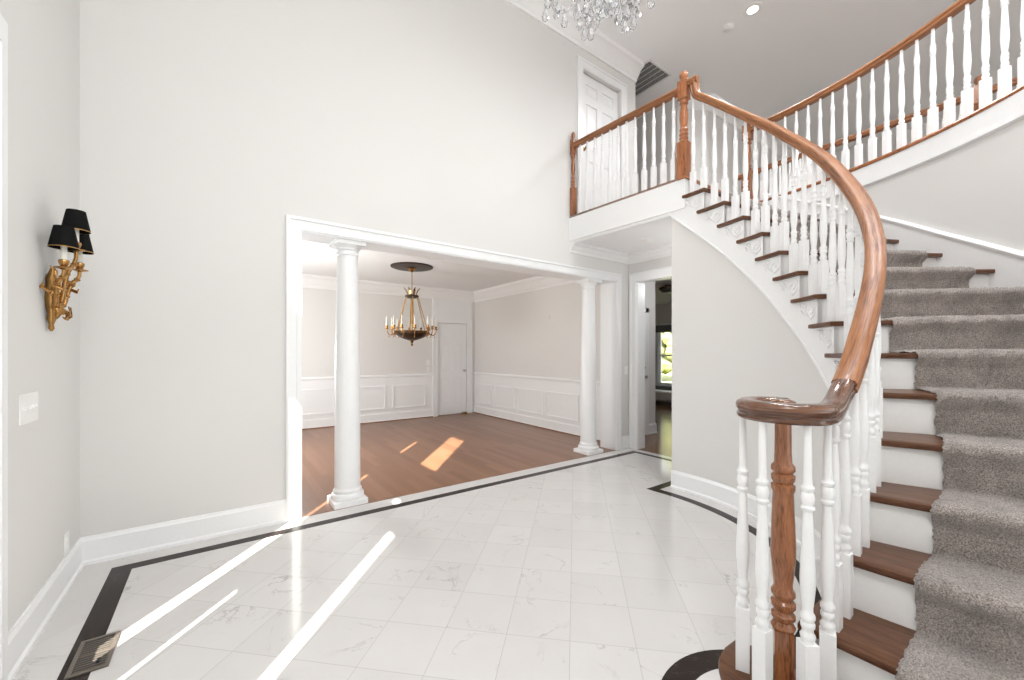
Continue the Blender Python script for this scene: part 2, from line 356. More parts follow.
# ------------------------------------------------------------------ walls
def wall_x(name, x0, x1, y0, y1, z0, z1, holes, mat):
    """wall across X thickness with rectangular holes (ya, yb, za, zb)"""
    m = MB(); ys = sorted({y0, y1, *[h[0] for h in holes], *[h[1] for h in holes]}); zs = sorted({z0, z1, *[h[2] for h in holes], *[h[3] for h in holes]})
    for i in range(len(ys) - 1):
        run = None
        for j in range(len(zs) - 1):
            cy, cz = (ys[i] + ys[i + 1]) / 2, (zs[j] + zs[j + 1]) / 2
            inh = any(h[0] < cy < h[1] and h[2] < cz < h[3] for h in holes)
            if not inh: m.box(x0, ys[i], zs[j], x1, ys[i + 1], zs[j + 1])
    me = m.build(name, mat, angle=0); weld(me); return struct(me)
def weld(o):
    bm = bmesh.new(); bm.from_mesh(o.data); bmesh.ops.remove_doubles(bm, verts=bm.verts, dist=1e-5)
    seen = {}
    for f in bm.faces:
        k = tuple(sorted(v.index for v in f.verts)); seen.setdefault(k, []).append(f)
    dead = [f for l in seen.values() if len(l) > 1 for f in l]
    if dead: bmesh.ops.delete(bm, geom=dead, context='FACES')
    bmesh.ops.recalc_face_normals(bm, faces=bm.faces); bm.to_mesh(o.data); bm.free()
def wall_y(name, y0, y1, x0, x1, z0, z1, holes, mat):
    o = wall_x(name, y0, y1, x0, x1, z0, z1, holes, mat)
    o.data.transform(Matrix(((0, 1, 0, 0), (1, 0, 0, 0), (0, 0, 1, 0), (0, 0, 0, 1)))); o.data.flip_normals(); return o
wall_x('wall_left', XL - .2, XL, -7, YB, 0, ZC, [(.5, 2.44, 0, 2.55), (.85, 2.44, 3.0, 4.5)], M['wall'])
OX0, OX1, OZ = .539, 4.445, 2.335
wall_y('wall_dining', YW, YB, XL - .2, XR + .15, 0, ZC, [(OX0, OX1, 0, OZ), (3.785, 4.545, ZF, 5.0)], M['wall'])
HY0, HY1, HZ = 2.32, 3.515, 2.345
wall_x('wall_right', XR, XR + .16, 2.0, YW, 0, ZS + .02, [(HY0, HY1, 0, HZ)], M['wall'])
wall_y('wall_front', -4.8, -4.6, XL, 1.5, 0, ZC, [(-.45, 1.25, .3, 2.4), (-.45, 1.25, 3.2, 5.2)], M['wall'])
wall_x('wall_front_side', 1.4, 1.5, -4.6, -3.2, 0, ZC, [(-4.4, -3.4, .3, 2.4)], M['wall'])
# entrance: door unit and upper window set in the left wall
wall_x('door_1', XL - .045, XL - .003, .5, 2.44, 0, 2.55, [(.83, .975, .2, 2.04), (1.765, 1.847, .36, .95), (2.105, 2.27, .31, 2.38), (1.13, 1.29, 2.26, 2.45)], M['white'])
wall_x('window_1', XL - .045, XL - .003, .85, 2.44, 3.0, 4.5, [(1.05, 1.50, 3.08, 4.4), (2.09, 2.285, 3.08, 3.62)], M['white'])
struct(MB().box(XL, 2.44, 0, XL + .022, 2.495, 2.55).box(XL, .42, 0, XL + .022, .5, 2.55).box(XL, .42, 2.55, XL + .022, 2.495, 2.65).build('trim_8', M['white'], angle=0), 'white casing of the entrance', 'trim')
# foyer ceiling and its crown
struct(B(XL - .2, -6.8, ZC, 10.4, 7.2, ZC + .1).build('ceiling_foyer', M['ceil'], angle=0))
crown = [(0, 0), (.02, 0), (.025, -.03), (.05, -.05), (.085, -.10), (.12, -.13), (.125, -.15), (.14, -.155), (.15, -.18), (.15, -.22), (0, -.22)]
def crown_prof(w, h): return [(-w * (1 - 0) * 0 - 0, 0), (0, -h), (-.018, -h), (-.022, -h * .82), (-w * .35, -h * .62), (-w * .62, -h * .28), (-w * .92, -h * .16), (-w, -h * .13), (-w, 0)]
def run(name, path, prof, mat=None, label=None, cat_='trim', angle=30):
    return struct(MB().sweep(path, prof).build(name, mat or M['white_soft'], angle=angle), label, cat_)
run('trim_9', [(XL, YW, ZC), (4.87, YW, ZC)], [(-a, b_) for a, b_ in [(0, 0), (0, -.21), (.018, -.21), (.024, -.175), (.05, -.15), (.09, -.085), (.135, -.06), (.15, -.055), (.15, 0)]][::-1], label='crown moulding on the long wall under the foyer ceiling')
run('trim_10', [(XL, -4.6, ZC), (XL, YW, ZC)], [(-a, b_) for a, b_ in [(0, 0), (0, -.21), (.018, -.21), (.024, -.175), (.05, -.15), (.09, -.085), (.135, -.06), (.15, -.055), (.15, 0)]][::-1], label='crown moulding on the left wall under the foyer ceiling')
# baseboards (profile to the right of travel = into the room)
bb = [(0, 0), (0, .175), (-.008, .175), (-.012, .155), (-.016, .15), (-.016, .03), (-.026, .02), (-.026, 0)]
run('baseboard_left', [(XL, 2.495, 0), (XL, YW, 0)], bb, M['white'])
run('baseboard_long', [(XL, YW, 0), (.44, YW, 0)], bb, M['white'])
run('baseboard_corner', [(4.53, YW, 0), (XR, YW, 0), (XR, YW - .03, 0)], bb, M['white'])
# casing of the dining room opening
cas = MB()
for x0, x1 in ((OX0 - .10, OX0), (OX1, OX1 + .085)):
    s_ = 1 if x0 < 1 else -1
    cas.box(x0, YW - .014, 0, x1, YW, OZ)
    e = x0 if s_ > 0 else x1
    cas.box(e, YW - .026, 0, e + s_ * .03, YW - .014, OZ + .1); cas.box(e + s_ * .075, YW - .02, 0, e + s_ * .083, YW - .014, OZ)
cas.box(OX0 - .1, YW - .014, OZ, OX1 + .085, YW, OZ + .1); cas.box(OX0 - .07, YW - .026, OZ + .075, OX1 + .055, YW - .014, OZ + .1)
cas.box(OX0, YW - .004, 0, OX0 + .012, YB + .004, OZ - .012); cas.box(OX1 - .012, YW - .004, 0, OX1, YB + .004, OZ - .012); cas.box(OX0, YW - .004, OZ - .012, OX1, YB + .004, OZ)
struct(cas.build('trim_11', M['white'], angle=0), 'white casing and lining of the dining room opening', 'trim')
# casing of the hall opening
ch = MB()
ch.box(XR - .016, HY1, 0, XR, HY1 + .105, HZ); ch.box(XR - .028, HY1 + .075, 0, XR - .016, HY1 + .105, HZ + .11); ch.box(XR - .024, HY1 + .01, .17, XR - .016, HY1 + .02, HZ)
ch.box(XR - .016, HY0, HZ, XR, HY1 + .105, HZ + .11); ch.box(XR - .028, HY0, HZ + .08, XR - .016, HY1 + .075, HZ + .11)
ch.box(XR - .024, HY1 - .002, 0, XR, HY1 + .105, .17)
ch.box(XR - .004, HY1 - .012, 0, XR + .165, HY1, HZ); ch.box(XR - .004, HY0, HZ - .012, XR + .165, HY1, HZ)
struct(ch.build('trim_12', M['white'], angle=0), 'white casing of the hall opening', 'trim')
# ------------------------------------------------------------------ upper floor slab
EB0, EB1 = Vector((3.55, YW)), Vector((3.635, 2.155))     # balcony edge at the wall and at the stair head
edge = [(EB0.x, EB0.y), (EB1.x, EB1.y)] + [tuple(Q(16, d)) for d in fr(.03, WID, 6)]
gal = [tuple(Q(t, WID + .03)) for t in fr(15.9, 1, 70)]
poly = edge + gal + [(1.2, -.795), (1.2, -3.2), (10.3, -3.2), (10.3, 7.1), (4.87, 7.1), (4.87, YW)]
struct(MB().prism(poly, ZS + .02, ZF - .028).build('floor_upper', M['white'], angle=0))
struct(MB().prism(edge + gal + [(1.2, -.795), (1.2, -3.2), (10.3, -3.2), (10.3, 7.1), (4.87, 7.1), (4.87, YW)], ZF - .028, ZF - .004).build('floor_upper_carpet', M['carpet'], angle=0))
# ground floor ceilings: under the balcony, dining room and hall
und = [(EB0.x + .02, YW), (EB1.x + .02, 2.2), (XR, 2.2), (XR, YW)]
struct(MB().prism(und, ZS, ZS + .02).build('ceiling_under_balcony', M['ceil'], angle=0))
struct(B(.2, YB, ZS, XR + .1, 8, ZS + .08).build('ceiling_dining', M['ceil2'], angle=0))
struct(B(XR + .1, 1, ZS, 10.2, 8, ZS + .02).build('ceiling_hall', M['ceil'], angle=0))
cp = [(-a, b_) for a, b_ in [(0, 0), (0, -.12), (.014, -.12), (.018, -.095), (.04, -.075), (.06, -.04), (.085, -.03), (.09, 0)]][::-1]
run('trim_13', [(3.56, YW, ZS), (XR, YW, ZS), (XR, 2.2, ZS)], cp, label='crown moulding under the balcony')
# fascia along the balcony edge
f = MB(); d_ = (EB1 - EB0).normalized(); nrm = Vector((-d_.y, d_.x)) * -1
if nrm.x > 0: nrm = -nrm
def fas(off, z0, z1, th):
    a0, a1 = EB0 - nrm * .03 + nrm * off, EB1 - nrm * .03 + nrm * off - d_ * .02
    f.prism([tuple(a0), tuple(a1), tuple(a1 - nrm * th), tuple(a0 - nrm * th)], z0, z1)
fas(0, ZS - .012, ZF - .028, .05); fas(.012, ZF - .075, ZF - .028, .02); fas(.008, ZS + .10, ZS + .112, .02)
struct(f.build('trim_14', M['white'], angle=0), 'white fascia of the balcony edge', 'trim')
# gallery fascia on the outer stair wall
gp = [tuple(Q(t, WID)) + (ZF - .028,) for t in fr(16, 1, 80)]
run('trim_15', gp, [(.004, 0), (-.014, 0), (-.014, -.15), (-.026, -.152), (-.026, -.17), (-.008, -.18), (.004, -.18)], M['white'], 'white fascia below the gallery edge')
# ------------------------------------------------------------------ dining room
DL, DB = .28, 7.9
wall_x('wall_dining_left', DL - .15, DL, YB, DB, 0, ZS, [(4.5, 7.3, .5, 2.4)], M['wall2'])
wall_y('wall_dining_back', DB, DB + .12, DL - .15, XR + .1, 0, ZS, [(3.80, 4.52, 0, 2.0)], M['wall2'])
struct(B(XR, YB, 0, XR + .1, DB, ZS).build('wall_dining_right', M['wall2'], angle=0))
struct(B(XR, YW, 0, XR + .1, YB, ZS).build('wall_pier', M['wall'], angle=0))
struct(MB().box(-4, 2.45, 2.75, XL - .21, 8.3, 2.85).box(XL - .21, YB + .002, 2.75, DL - .152, 8.3, 2.85).build('sun_block_dining', M['white_soft'], angle=0))  # unseen slab added to keep sun out of the dining window
run('trim_16', [(DL, YB, ZS), (DL, DB, ZS), (XR, DB, ZS), (XR, YB, ZS), (DL, YB, ZS)], [(-a, b_) for a, b_ in [(0, 0), (0, -.22), (.016, -.22), (.02, -.18), (.05, -.15), (.09, -.07), (.125, -.05), (.13, 0)]][::-1], label='crown moulding round the dining room')
def wains_back():
    m = MB(); m.box(DL, DB - .008, 0, 3.68, DB, .9)
    m.sweep([(DL, DB, .86), (3.68, DB, .86)], [(0, 0), (-.02, .005), (-.028, .025), (-.022, .05), (0, .058)][::-1])
    m.sweep([(DL, DB, 0), (3.68, DB, 0)], bb)
    return m
def frame_y(m, x0, x1, z0, z1, y, w=.028, t=.016):   # rectangular moulding on a wall facing -Y
    for a, b_, c, d in ((x0, x1, z0, z0 + w), (x0, x1, z1 - w, z1), (x0, x0 + w, z0 + w, z1 - w), (x1 - w, x1, z0 + w, z1 - w)): m.box(a, y - t, c, b_, y, d)
def frame_x(m, y0, y1, z0, z1, x, w=.028, t=.016):
    for a, b_, c, d in ((y0, y1, z0, z0 + w), (y0, y1, z1 - w, z1), (y0, y0 + w, z0 + w, z1 - w), (y1 - w, y1, z0 + w, z1 - w)): m.box(x - t, a, c, x, b_, d)
m = wains_back()
for x0, x1 in ((2.82, 3.52), (1.88, 2.68), (1.0, 1.74), (.4, .88)): frame_y(m, x0, x1, .24, .70, DB - .008)
struct(m.build('trim_17', M['white_soft'], angle=30), 'white panelled wainscot on the dining room back wall', 'trim')
m = MB(); m.box(XR - .008, YB, 0, XR, DB, .9)
m.sweep([(XR, DB, .86), (XR, YB, .86)], [(0, 0), (-.02, .005), (-.028, .025), (-.022, .05), (0, .058)][::-1]); m.sweep([(XR, DB, 0), (XR, YB, 0)], bb)
for y0, y1 in ((7.19, 7.75), (6.37, 7.08), (5.53, 6.27), (4.62, 5.43), (4.05, 4.50)): frame_x(m, y0, y1, .23, .67, XR - .008)
struct(m.build('trim_18', M['white_soft'], angle=30), 'white panelled wainscot on the dining room right wall', 'trim')
run('trim_19', [(DL, YB, 0), (DL, DB, 0)], bb, M['white_soft'], 'baseboard on the dining room left wall')
run('trim_24', [(XR - .016, DB, .0), (XR - .016, YB, .0)], [(0, 0), (-.018, 0), (-.012, .016), (0, .02)], M['oakfloor'], 'wood shoe moulding along the right dining wall')
run('trim_25', [(DL, DB - .016, .0), (3.68, DB - .016, .0)], [(0, 0), (-.018, 0), (-.012, .016), (0, .02)], M['oakfloor'], 'wood shoe moulding along the back dining wall')
# panelled doors --------------------------------------------------------------
def six_panel(w, h, t=.035):
    """leaf in the XZ plane, facing -Y, hinge edge at x=0"""
    m = MB(); st = .11; mid = .1
    zs = [(.0, .22), (.82, .96), (1.56, 1.67), (h - .12, h)]
    m.box(0, 0, 0, st, t, h); m.box(w - st, 0, 0, w, t, h); m.box(w / 2 - mid / 2, 0, .0, w / 2 + mid / 2, t, h)
    for a, b_ in zs: m.box(st, 0.0005, a, w - st, t - .0005, b_)
    for x0, x1 in ((st, w / 2 - mid / 2), (w / 2 + mid / 2, w - st)):
        for i in range(3):
            z0, z1 = zs[i][1], zs[i + 1][0]
            m.box(x0, .012, z0, x1, t - .012, z1); g = .035
            a = [(x0 + .006, .012, z0 + .006), (x1 - .006, .012, z0 + .006), (x1 - .006, .012, z1 - .006), (x0 + .006, .012, z1 - .006)]
            b_ = [(x0 + g, .003, z0 + g), (x1 - g, .003, z0 + g), (x1 - g, .003, z1 - g), (x0 + g, .003, z1 - g)]
            m.add(a + b_, [[0, 1, 5, 4], [1, 2, 6, 5], [2, 3, 7, 6], [3, 0, 4, 7], [4, 5, 6, 7]])
    return m
def knob(parent, x, z, mat=None, name='door_knob'):
    MB().lathe([(.026, 0), (.026, .006), (.011, .01), (.011, .03), (.024, .042), (.028, .055), (.022, .066), (.004, .07)], (x, 0, z), 14, ax=(0, -1, 0)).build(name, mat or M['chrome'], parent)
def casing_y(x0, x1, z0, z1, y, w=.085):
    m = MB()
    m.box(x0 - w, y - .016, z0, x0, y, z1); m.box(x1, y - .016, z0, x1 + w, y, z1); m.box(x0 - w, y - .016, z1, x1 + w, y, z1 + w)
    m.box(x0 - w, y - .028, z0, x0 - w + .022, y - .016, z1 + w); m.box(x1 + w - .022, y - .028, z0, x1 + w, y - .016, z1 + w); m.box(x0 - w + .022, y - .028, z1 + w - .022, x1 + w - .022, y - .016, z1 + w)
    return m
d2 = struct(six_panel(.71, 1.985).build('door_2', M['white'], angle=0, loc=(3.805, DB + .03, .01)), 'white six panel door in the dining room corner', 'door')
knob(d2, .65, .95)
c_ = casing_y(3.80, 4.52, 0, 2.0, DB, .12); c_.box(3.68, DB - .018, 2.0, 4.64, DB, 2.5); frame_y(c_, 3.72, 4.60, 2.16, 2.42, DB - .018, .02, .01)
struct(c_.build('trim_20', M['white'], angle=0), 'white casing and overdoor panel of the dining room door', 'trim')
ds = thing('door_stop', 'small brass door stop on floor at white dining room door', 'door stop', (4.42, DB - .06, 0))
MB().box(-.06, -.03, 0, .06, .03, .045).build('block', M['brass'], ds, angle=0, bevel=.006)
MB().lathe([(.012, 0), (.014, .02), (.010, .03)], (0, -.03, .025), 10, ax=(0, -1, 0)).build('rubber_tip', M['slot'], ds)
struct(MB().box(3.6, DB + .121, -.05, 4.7, DB + .14, 2.1).box(3.7, YB + .001, ZF - .1, 4.71, YB + .02, 5.2).build('door_leak_backing', M['wall'], angle=0))  # unseen backing added behind two doors against light leaks
# upper door on the long wall
d3 = struct(six_panel(.75, 1.94).build('door_3', M['white'], angle=0, loc=(3.79, YW + .05, ZF)), 'white six panel door on the upper landing', 'door')
knob(d3, .07, .95, M['brass'])
struct(casing_y(3.785, 4.545, ZF, 5.0, YW, .105).build('trim_21', M['white'], angle=0), 'white casing of the landing door', 'trim')
# ------------------------------------------------------------------ upper walls
struct(B(4.72, YB, ZF - .03, 4.87, 7.1, ZC).build('wall_hallway_left', M['wall2'], angle=0))
struct(B(4.87, 7.0, ZF - .03, 7, 7.1, ZC).build('wall_hallway_end', M['wall2'], angle=0))
cant = [(5.95, 7.0), (5.95, 4.0), (5.55, 3.86), (6.38, 3.39), (10.3, 3.3)]
cant = [(5.95, 7.0), (5.95, 3.66), (6.38, 3.39), (10.3, 3.3), (10.3, 3.45), (6.42, 3.54), (6.1, 3.75), (6.1, 7.0)]
struct(MB().prism(cant, ZF - .03, ZC).build('wall_landing', M['wall'], angle=0))
run('trim_22', [(5.95, 3.66, ZC), (6.38, 3.39, ZC), (10.3, 3.3, ZC)], [(-a, b_) for a, b_ in [(0, 0), (0, -.2), (.018, -.2), (.05, -.15), (.1, -.06), (.13, -.05), (.13, 0)]][::-1], label='crown moulding on the landing wall')
struct(B(10.2, -3.2, ZF - .03, 10.35, 3.4, ZC).build('wall_upper_far', M['wall'], angle=0))
wall_y('wall_upper_side', -3.3, -3.2, 1.4, 10.35, ZF - .03, ZC, [(1.6, 9.5, 4.05, 5.3)], M['wall'])
# ------------------------------------------------------------------ walls of the stair
def curved(name, t0, t1, d, th, zf0, zf1, mat, n=120):
    m = MB()
    m.shell([[Q3(t, d, zf0(t)), Q3(t, d, zf1(t)), Q3(t, d + th, zf1(t)), Q3(t, d + th, zf0(t))] for t in fr(t0, t1, n)])
    return m.build(name, mat, angle=40)
low = lambda t: max(0.0, (t - 1.0) * RIS - .30)
struct(curved('wall_under_stair', 2.0, 16.72, .045, .10, lambda t: 0, lambda t: max(.02, min(low(t) - .001, 2.70)), M['wall']))
struct(MB().prism([tuple(Q(16.72, .05)), (XR, 2.27), (XR, 2.17), tuple(Q(16.2, .1))], 0, ZS).build('wall_under_landing', M['wall'], angle=0))
run('baseboard_stair', [tuple(Q(t, .045)) + (0,) for t in fr(16.72, 3.0, 70)], bb, M['white'])
struct(curved('wall_stair_outer', 6.2, 16.0, WID, .10, lambda t: 0, lambda t: ZF - .03, M['wall']))
struct(B(1.2, -6.6, ZS, 10.3, -3.25, ZS + .1).build('sun_block_side', M['white_soft'], angle=0))  # added overhang, out of view, blocks sun from the open side
# ------------------------------------------------------------------ staircase
stair = thing('staircase', 'curved white staircase with dark wood treads rising to the upper landing', 'staircase', tuple(Q(2, .6)) + (0,))
SL = Vector(stair.location)
def sb(m, name, mat, angle=35, bevel=0, parent=stair): return m.xf(Matrix.Translation(-SL)).build(name, mat, parent, angle, bevel)
def tread_poly(k, d0=0, d1=WID - .002, t1=None):
    t1 = k + 1.40 if t1 is None else t1
    if k == 15: t1 = 16.11
    ts = fr(k, t1, 6); return [tuple(Q(t, d0)) for t in ts] + [tuple(Q(t, d1)) for t in ts[::-1]]
def curtail(rn, xb, d1=WID - .002):
    """outline of the bottom step: rounded end round the newel, straight front"""
    pts = [(xb, BN.y + rn), (BN.x, BN.y + rn)] + [(BN.x + rn * cos(rad(a)), BN.y + rn * sin(rad(a))) for a in fr(90, 180, 16)]
    pts += [(BN.x - rn, .3), (BN.x - rn, -.76), (xb, -.76)]
    return pts
for k in range(1, 16):
    zt = k * RIS
    m = MB()
    if k == 1: m.prism(curtail(.2, Q(2.14, 0).x), zt - .03, zt)
    else: m.prism(tread_poly(k), zt - .028, zt)
    a = rad(cat(dr, k + .5) - 90); q = Q(k + .5, .5); mt = Matrix.Translation((q.x - SL.x, q.y - SL.y, zt)) @ Matrix.Rotation(a, 4, 'Z')
    m.xf(mt.inverted() @ Matrix.Translation(-SL)); o = m.build('tread', M['walnut'], stair, 50, .009); o.matrix_basis = mt
    m = MB(); z0 = zt - RIS + .0005; z1 = zt - .0285
    if k == 1:
        m.prism(curtail(.172, Q(2.12, 0).x), 0.0005, z1)
    else:
        e = .12; m.prism([tuple(Q(k + e, d)) for d in (.031, WID - .002)] + [tuple(Q(k + e + .07, d)) for d in (WID - .002, .031)], z0, z1)
    sb(m, 'riser', M['white_soft'], angle=40)
m = MB(); e = .12
m.prism([tuple(Q(16 + e * .3, d)) for d in (.031, WID - .002)] + [tuple(Q(16 + e * .8, d)) for d in (WID - .002, .031)], 15 * RIS + .0005, ZF - .029)
sb(m, 'riser', M['white_soft'], angle=40)
m = MB(); m.prism([tuple(Q(15.93, d)) for d in fr(.0, WID, 4)] + [tuple(Q(16.35, d)) for d in fr(WID, 0.0, 4)], ZF - .028, ZF)
sb(m, 'landing_nosing', M['oak'], angle=50, bevel=.009)
# stringer: sawtooth top, sloping foot
m = MB(); D0, D1 = .031, .06
for k in range(1, 17):
    a, b_ = (k + .12, k + 1.12) if k < 16 else (16.12, 16.73)
    if k == 1: a = 1.9
    zt = (k * RIS - .0285) if k < 16 else ZF - .0285
    m.shell([[Q3(t, D0, low(t)), Q3(t, D0, zt), Q3(t, D1, zt), Q3(t, D1, low(t))] for t in fr(a, b_, 8)])
sb(m, 'stringer', M['white'], angle=40)
m = MB().sweep([Q3(t, D0, low(t) + .004) for t in fr(3.2, 16.7, 120)], [(-.001, -.008), (.005, -.008), (.007, 0), (.005, .008), (-.001, .008)])
sb(m, 'stringer_bead', M['white'], angle=40)
def spiral(k, c, r0, turns, s0, sgn):
    P = []
    for i in range(26):
        u = i / 25; a = s0 + sgn * turns * 2 * pi * u; r = r0 * (1 - .85 * u)
        P.append((c[0] + r * cos(a), c[1] + r * sin(a)))
    return P
for k in range(3, 16):
    zt = k * RIS - .03; g = (Q(k + .6, .03) - Q(k + .5, .03)).length * 10
    m = MB()
    for pts in (spiral(k, (.13 / .22, -.075), .048, 1.6, pi * .5, -1), spiral(k, (.75 / 1, -.045), .03, 1.4, -pi * .5, 1)):
        cx = pts[0]
    def loc(u, w): return Q3(k + .15 + u, D0 - .003, zt + w)
    for cu, cw, r0, tn, a0, sg in ((.30, -.075, .052, 1.6, pi * .6, 1), (.72, -.045, .032, 1.5, -pi * .4, 1)):
        P = [(cu + q[0] / g, cw + q[1]) for q in spiral(k, (0, 0), r0, tn, a0, sg)]
        m.tube([loc(*q) for q in P], [.0065 * (1 - .4 * i / 25) for i in range(26)], 6)
    m.tube([loc(u, -.125 + .11 * ((u - .28) / .62) ** 1.6 if u > .28 else -.125) for u in fr(.28, .9, 10)], .006, 6)
    sb(m, 'scroll_bracket', M['white'], angle=60)
# skirt board on the outer wall
m = MB()
sk = lambda t: (t - 1) * RIS + RIS + .13
m.shell([[Q3(t, WID - .022, max(0, sk(t) - .45)), Q3(t, WID - .022, sk(t)), Q3(t, WID - .001, sk(t)), Q3(t, WID - .001, max(0, sk(t) - .45))] for t in fr(1.2, 15.6, 100)])
m.sweep([Q3(t, WID - .001, sk(t) + .012) for t in fr(1.2, 15.6, 100)], [(0, -.018), (.03, -.018), (.036, 0), (.026, .014), (0, .018)])
sb(m, 'wall_skirt', M['white'], angle=40)
# ------------------------------------------------------------------ carpet runner
def runner():
    P = []                                   # (t, z) along the middle, with outward normals in (t, z)
    def seg(a, b_, n):
        for i in range(n): P.append((a[0] + (b_[0] - a[0]) * i / n, a[1] + (b_[1] - a[1]) * i / n))
    th = .016
    for k in range(1, 16):
        z0, z1 = (k - 1) * RIS, k * RIS
        f0 = k + .05
        seg((f0 - .02, z0 + th), (f0, z0 + .03), 3)
        seg((f0, z0 + .03), (f0, z1 - .055), 9)
        c = (k + .03, z1 - .012)
        for i in range(9):
            a = pi * 1.12 - (pi * .62) * i / 8 + .0
            P.append((c[0] + .115 * cos(a), c[1] + .030 * sin(a) - .004 * (1 - i / 8)))
        seg((k + .1, z1 + th), (k + 1 + .03, z1 + th), 16)
    P.append((16.03, 15 * RIS + th)); P.append((16.05, 15 * RIS + .05)); P.append((16.03, ZF - .03))
    nd = 96; rows = []
    d0, d1 = .262, 1.165
    for i, (t, z) in enumerate(P):
        row = []
        for j in range(nd + 1):
            u = j / nd; d00 = d0 + .045 * max(0, min(1, (t - 3.5) / 2)); d = d00 + (d1 - d00) * u
            tt, zz = t, z
            edge_ = min(u, 1 - u) * nd
            n_ = noise.noise(Vector((t * 9, d * 26, z * 30)))
            jt = (random.random() - .5)
            k_ = max(0, 1 - edge_ / 2.0)
            zz += jt * .007 + n_ * .004 - k_ * .010
            tt += (random.random() - .5) * .028 + n_ * .012 + k_ * .035
            row.append(Q3(max(0.9, tt), d + (random.random() - .5) * .008, max(zz, .004)))
        rows.append(row)
    return MB().grid(rows)
rn = runner()
o = rn.build('stair_runner', M['carpet'], angle=0); o.data.shade_smooth()
tag(o, 'shaggy grey brown carpet runner laid up the middle of the curved stairs', 'carpet')
# ------------------------------------------------------------------ turned wood: balusters and newels
def baluster_me(h, s=1.0):
    m = MB(); q = .022 * s; zb = .225
    m.box(-q, -q, 0, q, q, zb)
    pr = [(.0175, zb - .002), (.0165, zb + .006), (.020, zb + .014), (.0215, zb + .024), (.016, zb + .034), (.0155, zb + .042), (.0195, zb + .05), (.020, zb + .062), (.0165, zb + .068), (.0205, zb + .076), (.0205, zb + .088), (.015, zb + .096), (.0145, zb + .11), (.0175, zb + .135), (.021, zb + .175), (.0215, zb + .205), (.020, zb + .25), (.0165, zb + .33), (.0138, zb + .41)]
    zr = .640
    pr += [(.0135, zr), (.019, zr + .006), (.0195, zr + .014), (.0145, zr + .02), (.0175, zr + .028), (.020, zr + .042), (.0175, zr + .056), (.0145, zr + .062), (.019, zr + .068), (.0195, zr + .077), (.0135, zr + .084), (.0125, zr + .10), (.0108, h)]
    pr = [(r * s, z) for r, z in pr]
    m.lathe(pr, n=14)
    return m.mesh('baluster', M['white'], 40)
BAL = {}
def baluster(parent, x, y, z, h, rz):
    k = round(h, 2)
    if k not in BAL: BAL[k] = baluster_me(k)
    return put(BAL[k], 'baluster', parent, (x, y, z), rz)
hp = [(.026, -.034), (.034, -.028), (.035, -.018), (.029, -.012), (.031, -.004), (.037, .002), (.038, .014), (.033, .024), (.018, .031)]
rail = hp + [(-a, b_) for a, b_ in hp[::-1]]
def newel(parent, x, y, z, rz, full=True, mat=None, h=1.05, s=1.0):
    mat = mat or M['oak']
    nw = MB(); q = .047 * s
    nw.box(-q, -q, 0, q, q, .35)
    nw.lathe([(.046 * s, .348), (.043 * s, .358), (.034 * s, .37), (.040 * s, .38), (.041 * s, .395), (.033 * s, .402), (.033 * s, .41), (.041 * s, .42), (.041 * s, .437), (.033 * s, .445), (.033 * s, .455), (.040 * s, .465), (.040 * s, .478), (.031 * s, .49), (.034 * s, .52), (.040 * s, .58), (.0385 * s, .64), (.031 * s, .70), (.030 * s, .715), (.041 * s, .725), (.041 * s, .745), (.034 * s, .752), (.046 * s, .775)], n=18)
    q = .044 * s
    nw.box(-q, -q, .77, q, q, .945)
    nw.lathe([(.034 * s, .943), (.042 * s, .95), (.040 * s, .956), (.024 * s, .962), (.024 * s, .97), (.034 * s, .982), (.040 * s, 1.0), (.038 * s, 1.02), (.026 * s, 1.04), (.006 * s, 1.05)], n=18)
    o = nw.build('newel_post', mat, parent, 40); o.location = (x, y, z); o.rotation_euler = (0, 0, rz); return o
# --- stair balustrade
bal = thing('stair_balustrade', 'curved oak handrail on white turned balusters ending in a volute at the bottom step', 'balustrade', (BN.x, BN.y, RIS))
OB = Vector(bal.location)
DR = .086
RH = .84
RZ = [(-9, 1.14), (1.2, 1.14), (1.75, 1.14), (2.2, 1.152), (2.76, 1.205), (3.28, 1.295), (3.7, 1.395), (4.26, 1.52), (4.8, 1.645), (5.4, 1.775), (6.0, 1.905), (6.5, 2.02), (7.0, 2.128), (7.74, 2.288), (9.02, 2.555), (10.2, 2.785), (11.44, 3.01), (13.44, 3.37), (15.34, 3.745), (17, 4.07), (19, 4.46)]
def railz(t):
    for i in range(1, len(RZ) - 2):
        if RZ[i][0] <= t <= RZ[i + 1][0]:
            (x0, y0), (x1, y1), (x2, y2), (x3, y3) = RZ[i - 1:i + 3]
            h = x2 - x1; u = (t - x1) / h; m1 = (y2 - y0) / (x2 - x0) * h; m2 = (y3 - y1) / (x3 - x1) * h
            return (2 * u ** 3 - 3 * u * u + 1) * y1 + (u ** 3 - 2 * u * u + u) * m1 + (3 * u * u - 2 * u ** 3) * y2 + (u ** 3 - u * u) * m2
    return t * RIS + RH
for k in range(1, 16):
    for fr_ in (.30, .80):
        t = k + fr_
        if t < 2: continue
        q = Q(t, DR); zt = k * RIS; a = rad(cat(dr, t))
        baluster(bal, q.x - OB.x, q.y - OB.y, zt - OB.z, railz(t) - .03 - zt, a)
VZ = 1.14
for a in (113, 172, 232, 288):
    baluster(bal, .122 * cos(rad(a)), .122 * sin(rad(a)), 0, VZ - .03 - RIS, rad(a))
